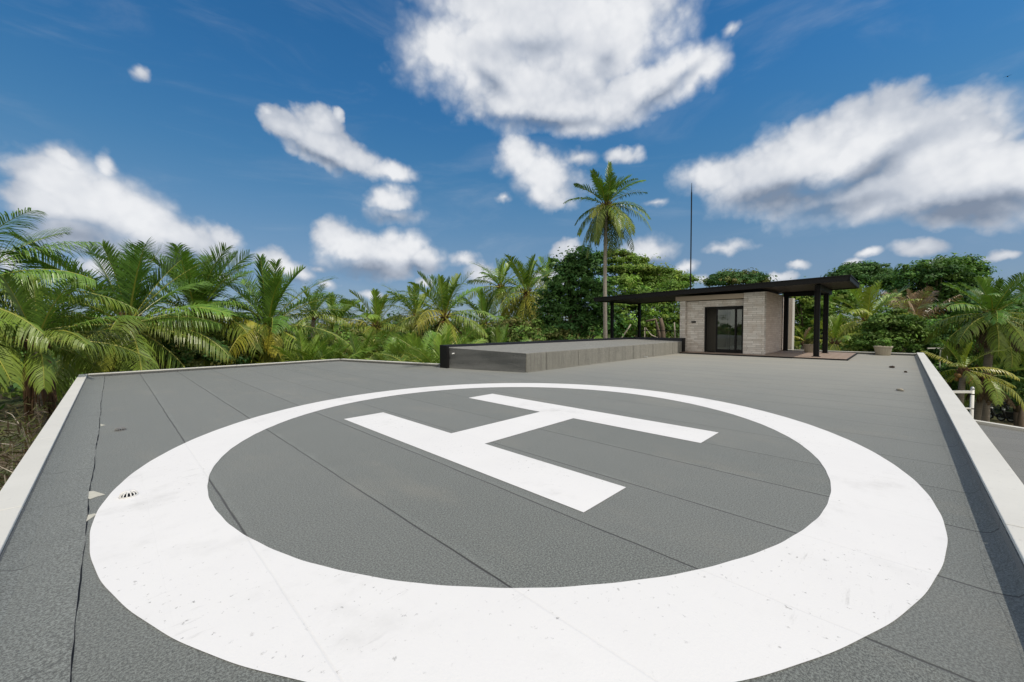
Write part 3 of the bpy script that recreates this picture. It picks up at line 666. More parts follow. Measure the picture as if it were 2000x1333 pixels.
# ------------------------------------------------------------------ lower roof and steel posts on the right
LZ = -2.0
low = MB().prism([(2.0,-0.76),(2.0,-14.0),(14.6,-14.0),(21.1,-1.95),(21.8,-0.76)], GZ+0.01, LZ)
low.f = [f[::-1] for f in low.f]
lr = low.build('lower_roof', felt_material('lower_felt', (0.13,0.137,0.135), seams=True, graze_dust=False), rot=PH); tag(lr, 'lower grey felt roof beyond the right parapet', 'roof', kind='structure')
kb = MB(); q0, q1 = Vector((21.8,-0.70)), Vector((14.6,-14.0)); dv = (q1-q0).normalized(); nv = Vector((-dv.y, dv.x))
if nv.x < 0: nv = -nv
kb.prism([tuple(q0),tuple(q1),tuple(q1+nv*0.2),tuple(q0+nv*0.2)][::-1], GZ, LZ+0.10)
tag(kb.build('parapet_wall', M['coping'], rot=PH), 'thin pale parapet at the far edge of the lower roof', 'parapet', 'low white parapets round the roof')
gt = empty('steel_frame', at(1897,822,20.5)+Vector((0,0,0)), 0, 'white tubular steel frame standing beyond the right parapet', 'steel frame')
gl = Vector(gt.location); topz = at(1897,762,20.5).z - gl.z; lx = at(1840,760,20.5).x - gl.x
gt.location = (gl.x, gl.y, GZ); topz += gl.z - GZ
for xx in (0.0, lx):
    po_ = MB().tube([(xx,0,0),(xx,0,topz)],0.075,14).build('post', M['white'], gt, smooth=True)
    MB().sphere((xx,0,topz+0.05),(0.085,0.085,0.12),12,8).build('post_cap', M['galv'], po_, smooth=True)
    for zz in (topz-0.25, topz-1.0, topz-1.55): MB().tube([(xx,0,zz),(xx,0,zz+0.05)],0.082,14).build('band', M['black'], po_)
MB().box(lx+0.07,-0.07,-0.05,0.05,topz-0.16,topz-0.04).build('top_rail', M['white'], gt); MB().box(lx+0.07,-0.07,-0.04,0.04,topz-1.0,topz-0.93).build('rail', M['white'], gt)
w2 = at(1836,690,30.0); w3 = at(1848,690,30.0); sg = empty('steel_frame', (w2.x,w2.y,GZ), 0, 'slender white twin post frame among the trees beyond the right corner', 'steel frame')
hz = at(1836,680,30.0).z - GZ
for xx in (0.0, w3.x-w2.x+0.05): MB().tube([(xx,0,0),(xx,0,hz)],0.05,10).build('post', M['white'], sg)
MB().box(-1.0,w3.x-w2.x+0.1,-0.04,0.04,hz-0.06,hz+0.02).build('top_rail', M['white'], sg)

# scooters parked on the ground
def scooter():
    t = empty('motor_scooter', (0,0,0)); tag(t, 'x', 'scooter', 'scooters parked on the ground')
    def wheel(x):
        w = MB(); ring_ = 20
        for i in range(ring_):
            a = 2*math.pi*i/ring_
            for j in range(8):
                b2 = 2*math.pi*j/8; rr = 0.225+0.055*math.cos(b2); w.v.append((x+rr*math.cos(a), 0.055*math.sin(b2), 0.28+rr*math.sin(a)))
        for i in range(ring_):
            for j in range(8): w.f.append((i*8+j, ((i+1)%ring_)*8+j, ((i+1)%ring_)*8+(j+1)%8, i*8+(j+1)%8))
        ty = w.build('wheel', M['rubber'], t, smooth=True); MB().tube([(x,-0.05,0.28),(x,0.05,0.28)],[0.17,0.17],18).build('rim', M['galv'], ty)
    wheel(0.62); wheel(-0.60)
    prof = [(-0.85,0.62),(-0.80,0.48),(-0.45,0.36),(-0.20,0.26),(0.22,0.26),(0.36,0.40),(0.50,0.72),(0.55,0.92),(0.46,0.95),(0.36,0.70),(0.24,0.42),(0.05,0.36),(-0.10,0.55),(-0.20,0.70),(-0.82,0.76)]
    b = MB(); k = len(prof)
    b.v = [(x,-0.15 if x < 0.1 else -0.11,z) for x,z in prof]+[(x,0.15 if x < 0.1 else 0.11,z) for x,z in prof]
    b.f = [tuple(range(k)), tuple(range(2*k-1,k-1,-1))]+[(i,k+i,k+(i+1)%k,(i+1)%k) for i in range(k)]
    b.build('body', M['bike'], t, bevel=0.03)
    s = MB(); pr = [(-0.86,0.76),(-0.84,0.86),(-0.55,0.84),(-0.20,0.80),(-0.10,0.72),(-0.22,0.705),(-0.80,0.765)]; k = len(pr)
    s.v = [(x,-0.135,z) for x,z in pr]+[(x,0.135,z) for x,z in pr]; s.f = [tuple(range(k)), tuple(range(2*k-1,k-1,-1))]+[(i,k+i,k+(i+1)%k,(i+1)%k) for i in range(k)]
    s.build('seat', M['seat'], t, bevel=0.03)
    MB().tube([(0.62,0.075,0.30),(0.50,0.075,0.62)],0.022,8).tube([(0.62,-0.075,0.30),(0.50,-0.075,0.62)],0.022,8).build('fork', M['galv'], t)
    MB().tube([(0.34,-0.34,1.02),(0.45,-0.15,1.0),(0.47,0,0.97),(0.45,0.15,1.0),(0.34,0.34,1.02)],0.018,8).build('handlebar', M['bike'], t)
    MB().sphere((0.50,0,0.95),(0.09,0.11,0.09),12,8).build('headlight', M['lens'], t, smooth=True); MB().sphere((-0.86,0,0.70),(0.04,0.10,0.05),10,6).build('tail_light', M['red'], t, smooth=True)
    for y in (-1, 1):
        mi = MB().sphere((0.40,0.30*y,1.22),(0.02,0.07,0.05),10,6).build('mirror', M['bike'], t, smooth=True); MB().tube([(0.40,0.26*y,1.0),(0.40,0.30*y,1.2)],0.008,6).build('stem', M['bike'], mi)
    MB().tube([(0.62+0.30*math.cos(a),0,0.28+0.30*math.sin(a)) for a in (0.2,0.7,1.2,1.7,2.2)],0.05,8).build('front_mudguard', M['bike'], t)
    return t
sc0 = scooter()
for i, (px, py, rz, lb) in enumerate(((1953,822,1.9,'black scooter nearest the palm trunk on bare ground'),(1976,826,1.75,'black scooter beside a tree trunk, second from the palm'),(1962,802,0.4,'black scooter parked behind the front pair'),(1990,803,0.3,'black scooter at the photo edge behind the front pair'))):
    o = sc0 if i == 0 else copy_tree(sc0)
    r = ray(px, py); w_ = Vector((0,0,H_EYE)) + r*((GZ-H_EYE)/r.z); o.location = (w_.x, w_.y, GZ+0.0); o.rotation_euler = (0,0,rz); o['label'] = lb

bd_ = MB().sphere((0,0,0),(0.16,0.05,0.05),8,6); bd_.v += []
for y in (-1, 1):
    n0 = len(bd_.v); bd_.v += [(0.07,0.03*y,0.02),(-0.06,0.03*y,0.02),(-0.02,0.22*y,0.09),(0.05,0.2*y,0.09),(-0.06,0.42*y,0.03)]
    bd_.f += [(n0,n0+1,n0+2,n0+3),(n0+3,n0+2,n0+4)]
n0 = len(bd_.v); bd_.v += [(-0.13,0.02,0),(-0.13,-0.02,0),(-0.26,-0.05,0),(-0.26,0.05,0)]; bd_.f.append((n0,n0+1,n0+2,n0+3))
tag(bd_.build('bird', M['bird'], loc=at(1968,150,55), rot=0.5), 'tiny dark bird flying high at the right', 'bird')

# ------------------------------------------------------------------ plants
def quads_obj(name, V, tint, m_, parent=None, loc=None):
    """V: (n,4,3) quads; tint: (n,3) leaf colours"""
    V = np.asarray(V, np.float32); n = len(V)
    me = bpy.data.meshes.new(name); me.vertices.add(n*4); me.loops.add(n*4); me.polygons.add(n)
    me.vertices.foreach_set('co', V.reshape(-1)); me.loops.foreach_set('vertex_index', np.arange(n*4, dtype=np.int32))
    me.polygons.foreach_set('loop_start', np.arange(0, n*4, 4, dtype=np.int32)); me.polygons.foreach_set('loop_total', np.full(n, 4, np.int32))
    me.update(); me.materials.append(m_)
    at_ = me.attributes.new('tint', 'FLOAT_COLOR', 'POINT'); c = np.ones((n*4, 4), np.float32); c[:, :3] = np.repeat(np.asarray(tint, np.float32), 4, 0); at_.data.foreach_set('color', c.reshape(-1))
    o = bpy.data.objects.new(name, me); C.objects.link(o)
    if parent: o.parent = parent
    if loc is not None: o.location = loc
    return o
def nrm(v): return v/np.maximum(np.linalg.norm(v, axis=-1, keepdims=True), 1e-9)

def frond(rs, L, az, e0, droop, nl, lw, th, hang, col, rcol, twist=0.0, ll=0.25, npts=12, bare=0.15, fw=0.5):
    """one feather leaf: arched midrib and hanging leaflets; returns quads and tints"""
    t = np.linspace(0, 1, npts); el = e0 - droop*t**1.35; ds = L/(npts-1)
    r = np.concatenate([[0], np.cumsum(np.cos(el[:-1])*ds)]); z = np.concatenate([[0], np.cumsum(np.sin(el[:-1])*ds)])
    side = rs.uniform(-0.10, 0.10)*L*t**2
    A = np.array([math.cos(az), math.sin(az), 0]); B = np.array([-math.sin(az), math.cos(az), 0])
    P = r[:, None]*A + z[:, None]*np.array([0, 0, 1]) + side[:, None]*B
    T = nrm(np.gradient(P, axis=0))
    Q, tn = [], []
    # midrib: three-sided
    S0 = nrm(np.cross(T, [0, 0, 1.0])+1e-6); U0 = np.cross(S0, T)
    wr = (0.040*(1-t)**1.1+0.008)*L/4.2*(1+1.2*np.exp(-t*18))
    for k in range(3):
        a0, a1 = 2*math.pi*k/3+math.pi/2, 2*math.pi*(k+1)/3+math.pi/2
        c0 = P + (S0*math.cos(a0)+U0*math.sin(a0)*0.7)*wr[:, None]; c1 = P + (S0*math.cos(a1)+U0*math.sin(a1)*0.7)*wr[:, None]
        Q.append(np.stack([c0[:-1], c1[:-1], c1[1:], c0[1:]], 1)); tn.append(np.tile(rcol, (npts-1, 1)))
    s = np.repeat(np.linspace(bare, 0.995, nl), 2) + rs.uniform(-0.006, 0.006, nl*2); s = np.clip(s, 0, 1); sd = np.tile([1.0, -1.0], nl)
    def I(X): return np.stack([np.interp(s, t, X[:, i]) for i in range(3)], 1)
    p = I(P); tg = nrm(I(T)); S = nrm(np.cross(tg, [0, 0, 1.0])+1e-6); U = np.cross(S, tg)
    tw = twist*s; Sx = S*np.cos(tw)[:, None]+U*np.sin(tw)[:, None]; Ux = -S*np.sin(tw)[:, None]+U*np.cos(tw)[:, None]
    q = (s-bare)/(1-bare); prof = np.interp(q, [0, .12, .35, .65, .88, 1], [.45, .8, 1.0, .92, .62, .35])
    ln = L*ll*prof*rs.uniform(.85, 1.1, nl*2)
    fwd = fw+0.55*q+rs.uniform(-.14, .14, nl*2); tt = th+rs.uniform(-.16, .16, nl*2)
    d0 = nrm(Sx*(sd*np.cos(tt))[:, None]+Ux*np.sin(tt)[:, None]+tg*fwd[:, None])
    hg = hang*rs.uniform(.6, 1.4, nl*2)
    d1 = nrm(d0+np.array([0, 0, -1.0])*(hg)[:, None]); d2 = nrm(d1+np.array([0, 0, -1.0])*(hg*1.3)[:, None])
    m1 = p+d0*(ln*.38)[:, None]; m2 = m1+d1*(ln*.34)[:, None]; e = m2+d2*(ln*.28)[:, None]
    wv = nrm(np.cross(d0, Ux)*0.75+np.cross(d0, Sx)*0.35+tg*.2)
    w = (lw*rs.uniform(.8, 1.2, nl*2))[:, None]
    a0, a1 = p-wv*w*.35, p+wv*w*.35; b0, b1 = m1-wv*w*.5, m1+wv*w*.5; c0, c1 = m2-wv*w*.38, m2+wv*w*.38; e0_, e1_ = e-wv*w*.06, e+wv*w*.06
    for qd in ((a0, a1, b1, b0), (b0, b1, c1, c0), (c0, c1, e1_, e0_)): Q.append(np.stack(qd, 1))
    ct = np.array(col)*rs.uniform(.8, 1.2, (nl*2, 1))
    tip = ct*np.array([1.12, 1.04, .95])
    tn += [ct, ct, tip]
    return np.concatenate(Q), np.concatenate(tn)

GREENS = [(0.045,0.092,0.014),(0.062,0.115,0.016),(0.085,0.135,0.018),(0.118,0.148,0.022)]
YEL = [(0.135,0.155,0.022),(0.185,0.185,0.024),(0.115,0.145,0.025)]
BRN = [(0.12,0.088,0.058),(0.15,0.115,0.08),(0.085,0.066,0.048)]
def crown_quads(seed, L, n=30, nl=40, lw=0.055, emax=1.45, emin=-0.65, yellow=0.25, dead=0.0, hang=0.60, green=0, brown=0.0, extra=(), wind=0.0, open_=1.0, ll=0.26, ragged=0.0):
    rs = np.random.RandomState(seed); rd = random.Random(seed); Q, T = [], []
    for i in range(n):
        u = (i+0.5)/n; az = i*2.39996+rs.uniform(-.25, .25)*(1+3*ragged)+wind*math.sin(i*2.39996)
        e0 = emax+(emin-emax)*u**1.05+rs.uniform(-.13, .13); dr = (0.12+1.5*min(u, .6)+0.1*u)*open_+rs.uniform(-.10, .30)
        if e0-dr < -1.5: dr = e0+1.5
        l = L*(0.68+0.32*min(1, u*3))*rs.uniform(.88-.25*ragged, 1.08+.12*ragged)
        th = 0.95-1.9*min(u, .75)+rs.uniform(-.1, .1); hg = hang*(0.10+1.7*min(u, .7)); fw = 0.95-0.55*min(1, u*1.6)
        g = np.array(rd.choice(GREENS[green:green+2] if green < 3 else GREENS[2:]))*rs.uniform(.75, 1.3)
        if u > 0.5 and rd.random() < yellow: g = np.array(rd.choice(YEL))*rs.uniform(.7, 1.1)
        elif u > 0.55: g = g*0.65+np.array([0.14, 0.15, 0.025])*0.35
        if rd.random() < brown: g = np.array(rd.choice(BRN))*1.1
        rc = g*0.35+np.array([0.30, 0.28, 0.06])*0.65
        q, t = frond(rs, l, az, e0, dr, nl, lw, th, hg, g, rc, twist=rs.uniform(-.6, .6), ll=ll, fw=fw); Q.append(q); T.append(t)
    for (l, az, e0, dr, th, hg, col) in extra:
        q, t = frond(rs, l, az, e0, dr, int(nl*1.05), lw, th, hg, np.array(col), np.array(col)*.4+np.array([.24, .23, .06])*.6, ll=ll); Q.append(q); T.append(t)
    return np.concatenate(Q), np.concatenate(T)
def skirt_quads(seed, L, n=9, nl=22, lw=0.06):
    rs = np.random.RandomState(seed); rd = random.Random(seed); Q, T = [], []
    for i in range(n):
        c = np.array(rd.choice(BRN)); q, t = frond(rs, L*rs.uniform(.6, 1), rs.uniform(0, 6.28), rs.uniform(-1.0, -0.4), rs.uniform(.5, 1.0), nl, lw, -.7, 1.2, c, c*.8); Q.append(q); T.append(t)
    return np.concatenate(Q), np.concatenate(T)
def trunk_mb(top, foot, r0, r1, seed, n=26, sides=12):
    q = random.Random(seed); mb = MB(); pts, rad = [], []
    bow = Vector((q.uniform(-.5, .5), q.uniform(-.5, .5), 0))
    for i in range(n):
        t = i/(n-1); p = Vector(foot).lerp(Vector(top), t)+bow*math.sin(math.pi*t)*0.8; pts.append(p); rad.append((r0+(r1-r0)*t+0.12*math.exp(-t*18))*(1+0.05*(i % 2)+q.uniform(-.03, .03)))
    return mb.tube(pts, rad, sides)
def palm(px, py, d, L, label, seed, name='coconut_palm', group='coconut palms round the roof', r=0.15, foot=None, skirt=0, nuts=0, fibre=0.0, cat='palm tree', pale=False, **kw):
    c = at(px, py, d); rdm = random.Random(seed)
    f = Vector((c.x+rdm.uniform(-.6, .6), c.y+rdm.uniform(-.3, .6), GZ)) if foot is None else Vector(foot)
    t = empty(name, f, 0, label, cat, group)
    trunk_mb((c.x-f.x, c.y-f.y, c.z-GZ-0.05), (0, 0, 0), r*1.15, r*0.85, seed).build('trunk', M['paletrunk' if pale else 'trunk'], t, smooth=True)
    k_ = d/395.0
    kw.setdefault('nl', max(16, int(L*0.84/(1.45*k_)))); kw.setdefault('lw', min(0.11, max(0.032, 0.98*k_)))
    Q, T = crown_quads(seed, L, **kw); quads_obj('crown', Q+np.array([c.x-f.x, c.y-f.y, c.z-GZ]), T, M['palm'], t)
    hb = MB()   # fibrous heart where the leaf bases meet
    for k in range(14):
        a = k*2.4; e = 0.3+1.1*(k/14); dv = Vector((math.cos(a)*math.cos(e), math.sin(a)*math.cos(e), math.sin(e)))
        b0 = Vector((c.x-f.x, c.y-f.y, c.z-GZ-0.35)); hb.tube([b0+dv*0.02, b0+Vector((dv.x, dv.y, 0))*r*1.2+Vector((0, 0, .2)), b0+dv*L*0.16+Vector((0, 0, .2))], [r*.55, r*.5, r*.22], 6)
    hb.build('leaf_bases', M['fibre'], t)
    if skirt:
        Q, T = skirt_quads(seed+7, L*0.75, skirt); quads_obj('dead_fronds', Q+np.array([c.x-f.x, c.y-f.y, c.z-GZ-0.3]), T, M['dry'], t)
    if nuts:
        nb = MB()
        for k in range(nuts):
            a = rdm.uniform(0, 6.28); nb.sphere((c.x-f.x+math.cos(a)*r*1.9, c.y-f.y+math.sin(a)*r*1.9, c.z-GZ-0.30-rdm.uniform(0, .5)), (0.11, 0.11, 0.14), 8, 6)
        nb.build('coconuts', M['nut'], t, smooth=True)
    if fibre:   # shaggy brown leaf sheaths hanging on the upper trunk
        sq = random.Random(seed+1); fb = MB()
        for k in range(90):
            a = sq.uniform(0, 6.28); z0 = c.z-GZ-0.2-sq.uniform(0, fibre*0.7); ln = sq.uniform(.5, 1.0)*fibre*0.5; rr = r*1.25
            p0 = Vector((c.x-f.x+math.cos(a)*rr, c.y-f.y+math.sin(a)*rr, z0)); p1_ = p0+Vector((math.cos(a)*.07, math.sin(a)*.07, -ln*.5)); p2 = p1_+Vector((math.cos(a)*.02+sq.uniform(-.06, .06), math.sin(a)*.02, -ln*.5))
            fb.tube([p0, p1_, p2], [.035, .05, .012], 4)
        fb.build('fibre_sheath', M['fibre'], t)
    return t

# -- the palms, left to right
N1 = dict()
palm(-120,600,11.5,4.6,'palm at the left photo edge with long fronds arching over the corner',11,n=15,emin=-.2,yellow=.2,green=1,extra=[
  (4.2,0.55,0.95,1.0,-.1,.5,(.07,.13,.02)),(4.0,0.35,0.75,1.35,-.5,.9,(.075,.14,.022)),(4.0,-0.15,0.12,1.0,-.6,.8,(.085,.125,.02)),(4.4,-0.42,-.18,.75,-.8,.8,(.085,.125,.02)),(3.8,0.2,1.2,.8,.1,.4,(.07,.13,.02))],**N1)
palm(72,670,12.0,2.75,'palm with upright young fronds and shaggy brown trunk behind the left parapet',12,n=20,emin=-.25,yellow=.1,green=1,foot=(at(45,700,11.2).x,at(45,700,11.2).y,GZ),r=.17,fibre=3.0,**N1)
palm(250,636,16.5,4.7,'broad dark green palm rising above the left back corner',13,n=33,emin=-.8,yellow=.12,green=0,skirt=7,nuts=8,r=.16,extra=[(2.9,-1.55,-.25,.95,-.35,.5,(.15,.17,.03)),(2.9,-1.15,-.35,.85,-.4,.5,(.16,.18,.03)),(3.6,0.2,.30,.75,-.7,.9,(.08,.14,.02)),(3.8,3.3,.3,.8,-.6,.9,(.07,.13,.02))],**N1)
palm(385,620,20.5,4.75,'tall crowned palm with yellow drooping fronds, second of the dense pair',14,n=40,emin=-.7,yellow=.35,green=0,skirt=7,nuts=8,extra=[(4.0,-0.1,.10,.6,-.8,1.,(.19,.19,.025)),(3.6,3.0,.2,.8,-.7,1.,(.10,.15,.025))])
palm(525,638,22.0,4.7,'palm with yellowing lower fronds and brown heart before the gap',15,n=38,emin=-.9,yellow=.45,green=0,skirt=6,nuts=10,extra=[(3.6,-1.0,.0,1.0,-.6,.8,(.20,.19,.025)),(3.4,3.6,-.1,.9,-.6,.8,(.17,.18,.025))])
palm(612,618,30.0,3.0,'small tufted palm half hidden behind the yellowing palm',16,n=18,emin=-.2,green=1)
palm(655,640,33.0,3.8,'small upright palm with pale heart, first in the distant row',17,n=22,emin=-.7,yellow=.4,green=1,skirt=4)
palm(735,638,33.0,4.2,'feathery olive palm with orange heart, second in the distant row',18,n=24,emin=-.8,yellow=.4,green=2,nuts=12,skirt=4)
palm(868,618,29.0,4.4,'large palm with brown dead skirt, tallest left of the dark tree row',19,n=30,emin=-.9,yellow=.45,green=1,skirt=12,nuts=14)
palm(812,618,34.0,4.0,'leaning yellow green palm tucked behind the skirted palm',20,n=22,emin=-.8,yellow=.6,green=2)
palm(945,632,36.0,4.0,'low palm in shade between two taller crowned palms',21,n=22,emin=-.8,yellow=.3,green=0,skirt=5)
palm(1028,572,37.0,4.7,'tall palm with golden lower fronds hanging beside the dark broadleaf tree',22,n=32,emin=-1.0,yellow=.55,green=1,nuts=16,skirt=4)
palm(978,562,43.0,4.4,'thin palm standing just behind the golden fronded palm',23,n=22,emin=-.8,yellow=.3,green=1)
palm(1068,548,45.0,3.6,'palm top peeping out left of the dark broadleaf tree',24,n=16,emin=-.4,green=1)
palm(1184,402,29.0,3.45,'very tall slender palm with bare pale trunk towering over the canopy',25,n=46,emin=-1.2,yellow=.15,green=0,nuts=8,r=.14,foot=(at(1190,660,29.0).x,at(1190,660,29.0).y,GZ),open_=1.1,ll=.23,pale=True,ragged=.55,wind=-.25)
# right hand side
palm(1694,628,33.0,4.3,'palm with golden green arching fronds right of the black posts',31,n=26,emin=-.6,yellow=.5,green=2,name='coconut_palm')
palm(1783,640,38.0,4.2,'dying palm with upright brown fronds between two broadleaf trees',32,n=13,emin=.95,emax=1.5,yellow=0,brown=1.0,open_=.35,r=.3)
palm(1938,615,25.0,3.5,'big dusty grey green palm at the right with dense crown',33,n=38,emin=-.9,yellow=.0,brown=.0,green=0,skirt=10,r=.2)
palm(1882,722,23.0,2.1,'low palm with orange heart and one yellow frond by the steel frame',34,n=9,emin=-.6,yellow=.5,green=2,nuts=8,extra=[(2.2,-0.6,-.2,.5,-.4,.5,(.20,.21,.035)),(2.0,2.5,.7,.4,-.3,.5,(.2,.2,.05))])
palm(1925,735,24.0,2.5,'stout palm with hanging grey dead fronds above the parked scooters',35,n=12,emin=-.7,emax=.7,yellow=.3,brown=.2,green=1,skirt=7,r=.16,fibre=1.3)
palm(1572,668,27.5,1.5,'small dusty palm with pale fronds behind the pavilion deck',36,n=8,emin=-.2,yellow=.5,brown=.2,green=2)
palm(1632,668,31.0,3.0,'palm with olive drooping fronds just behind the black posts',37,n=16,emin=-.9,yellow=.4,green=2)
palm(2040,640,27.0,4.0,'dusty palm cut off by the right photo edge',38,n=20,emin=-.9,brown=.2,yellow=.1,skirt=6)
# young feather palms right behind the back parapet
for i, (px, py, d, L, lb) in enumerate(((640,745,21.0,2.9,'bright young palm left of the parapet bend'),(702,735,22.0,2.9,'bright young palm just right of the parapet bend'),(765,735,23.0,2.8,'bushy young palm midway along the slanting parapet'),(820,742,19.5,2.9,'dense young palm left of the black roof bed'),(862,752,16.5,3.0,'single stemmed young palm touching the end of the roof bed'),(905,728,24.0,2.6,'young palm showing over the left end of the roof bed'),(975,725,23.0,2.9,'young palm with neat fan of fronds behind the roof bed'),(595,735,20.0,2.6,'small young palm under the yellowing palm'))):
    palm(px, py, d, L, lb, 50+i, name='young_palm', group='young palms behind the back parapet', n=17, emax=1.5, emin=.35, yellow=.0, green=1, nl=42, lw=.035, hang=.3, r=.12, open_=.8, ll=.26)

# -- broadleaf trees and shrubs
def leaf_blobs(seed, blobs, n_sub, n_leaf, size, cols, spread=0.45, flat=0.55, up=0.5, shell=0.75):
    """blobs: (centre, radii). sub-clumps sit on the blob's skin, leaves in each sub-clump"""
    rs = np.random.RandomState(seed); Vs, Ts = [], []
    vol = np.array([b[1][0]*b[1][1]*b[1][2] for b in blobs])**(2/3); share = vol/vol.sum()
    for (c, r), sh in zip(blobs, share):
        k = max(3, int(n_sub*sh)); d = nrm(rs.normal(size=(k, 3))); d[:, 2] = np.where(d[:, 2] < -0.35, -d[:, 2], d[:, 2])
        lump = 1+0.22*np.sin(d[:, :1]*5+seed)*np.sin(d[:, 1:2]*6+2*seed)+0.16*rs.normal(size=(k, 1))
        sc = np.array(c)+d*np.array(r)*(shell+(1.05-shell)*rs.rand(k, 1)**0.6)*lump
        sr = spread*np.exp(rs.normal(size=(k, 1))*0.42); tone = np.exp(rs.normal(size=(k, 1))*0.26); ci = rs.randint(len(cols), size=k)
        li = np.repeat(np.arange(k), n_leaf); ld = nrm(rs.normal(size=(len(li), 3)))
        lp = sc[li]+ld*sr[li]*rs.rand(len(li), 1)**0.4*np.array([1, 1, flat])
        nd = nrm(ld*0.7+d[li]*0.35+np.array([0, 0, up])+rs.normal(size=(len(li), 3))*0.45)
        tx = nrm(np.cross(nd, rs.normal(size=(len(li), 3)))); ty = np.cross(nd, tx); s = size*rs.uniform(.6, 1.25, (len(li), 1))
        fold = nd*s*0.18
        Vs.append(np.stack([lp-ty*s, lp+tx*s*.45+fold, lp+ty*s, lp-tx*s*.45+fold], 1)); Ts.append(np.array(cols)[ci][li]*tone[li]*rs.uniform(.82, 1.2, (len(li), 1)))
    return np.concatenate(Vs), np.concatenate(Ts)
DARKG = [(0.030,0.078,0.020),(0.038,0.090,0.022),(0.050,0.105,0.026)]
MIDG = [(0.055,0.115,0.022),(0.070,0.130,0.024),(0.090,0.145,0.030)]
LIGHTG = [(0.085,0.155,0.024),(0.105,0.175,0.028),(0.13,0.18,0.035)]
OLIVE = [(0.10,0.115,0.035),(0.13,0.13,0.045),(0.075,0.10,0.03)]
def pxr(px, d): return px*d/FPX
def tree(name, label, blobs_px, d, cols, seed, n_sub, n_leaf, size, group, cat='tree', depth=0.75, trunk=None, r=0.25, m_='bark', **kw):
    """blobs_px: (x, y, half width, half height) in photo pixels at distance d, given real depth"""
    rs = random.Random(seed); bl = []
    for (px, py, rx, ry) in blobs_px:
        c = at(px, py, d+rs.uniform(-1, 1)*pxr(rx, d)*0.5); bl.append((c, (pxr(rx, d), pxr(rx, d)*depth, pxr(ry, d))))
    tx = trunk if trunk is not None else sum(b[0] for b in blobs_px)/len(blobs_px); f = at(tx, 640, d); f.z = GZ
    t = empty(name, f, 0, label, cat, group)
    tops = sorted(bl, key=lambda b: b[0].z); mid = Vector((f.x, f.y, GZ))
    tb = MB(); fork = Vector((0, 0, max(1.0, (tops[0][0].z-GZ)*0.6))); tb.tube([(0, 0, 0), tuple(fork*.5+Vector((rs.uniform(-.15, .15), 0, 0))), tuple(fork)], [r*1.25, r, r*.85], 10)
    for c, rr in bl:
        e = Vector(c)-Vector((f.x, f.y, GZ)); e.z -= rr[2]*.2; m1 = fork.lerp(e, .5)+Vector((rs.uniform(-.3, .3), rs.uniform(-.3, .3), .25)); tb.tube([tuple(fork), tuple(m1), tuple(e)], [r*.55, r*.35, r*.12], 7)
        for _ in range(3):
            e2 = e+Vector((rs.uniform(-1, 1)*rr[0], rs.uniform(-1, 1)*rr[1], rs.uniform(-.1, .8)*rr[2]))*.75; tb.tube([tuple(m1), tuple(m1.lerp(e2, .5)+Vector((0, 0, .1))), tuple(e2)], [r*.25, r*.16, r*.05], 5)
    tb.build('trunk', M[m_], t, smooth=True)
    V, T = leaf_blobs(seed, [((c.x-f.x, c.y-f.y, c.z-GZ), rr) for c, rr in bl], n_sub, n_leaf, size, cols, **kw)
    quads_obj('crown', V, T, M['leaf'], t); return t
TG = 'broadleaf trees beyond the roof'
tree('broadleaf_tree','dense dark green broadleaf tree between golden palm and the tall bare trunk',[(1100,640,50,45),(1115,560,45,45),(1140,525,38,38),(1150,600,48,55),(1085,600,30,35),(1165,640,40,40),(1112,520,22,22)],33,DARKG,61,470,52,.16,TG,trunk=1120,spread=.55,shell=.6)
tree('umbrella_tree','pale green umbrella tree with flat feathery tiers behind the tall palm trunk',[(1225,512,42,9),(1255,530,50,9),(1290,540,40,12),(1320,548,34,12),(1240,548,50,12),(1205,498,26,8),(1290,560,50,12),(1200,530,30,12)],52,LIGHTG,62,420,60,.20,TG,trunk=1262,m_='palebark',r=.3,spread=.9,flat=.28,shell=.4)
tree('broadleaf_tree','loose yellow green tree filling the space under the canopy left part',[(1210,575,40,30),(1225,620,45,40),(1275,605,45,45),(1320,590,30,35),(1300,640,45,30),(1240,655,50,25)],44,MIDG+LIGHTG,63,560,46,.18,TG,trunk=1262,m_='palebark',spread=.6)
tree('umbrella_tree','rounded green tree with brownish top seen over the pavilion roof',[(1420,548,32,12),(1450,545,36,11),(1440,552,48,9),(1400,553,16,8)],85,DARKG+OLIVE,64,240,50,.30,TG,trunk=1440,spread=1.0,flat=.4)
tree('umbrella_tree','dark spreading umbrella tree just above the canopy right end',[(1680,527,36,10),(1650,540,26,9),(1715,545,34,14),(1690,550,50,16),(1735,560,26,16)],66,DARKG,65,420,50,.24,TG,trunk=1690,spread=.9,flat=.4)
tree('broadleaf_tree','tall clumpy dark tree, highest crown right of the pavilion',[(1830,540,50,26),(1868,522,34,18),(1795,545,34,24),(1840,590,60,40),(1880,575,36,36),(1770,590,34,36),(1820,640,60,40),(1900,540,22,20)],42,DARKG+MIDG[:2],66,560,46,.20,TG,trunk=1835,spread=.8,shell=.55)
tree('broadleaf_tree','bright leafy tree seen between the stone wall and black posts',[(1565,590,28,30),(1590,620,30,40),(1552,640,26,40),(1610,650,40,34),(1640,600,36,40)],37,MIDG+LIGHTG,67,440,50,.16,TG,trunk=1580,spread=.5)
SG = 'shrubs beyond the far parapet'
tree('leafy_shrub','mid green shrub right behind the fluted planter at the parapet',[(1735,650,40,40),(1770,665,40,34),(1710,680,40,24)],29,MIDG,68,320,46,.13,SG,'shrub',trunk=1740,spread=.42)
tree('leafy_shrub','dark shrub behind the far right roof corner',[(1800,660,45,30),(1830,690,45,30),(1790,690,30,20)],32,DARKG+MIDG,69,320,46,.13,SG,'shrub',trunk=1808,spread=.42)
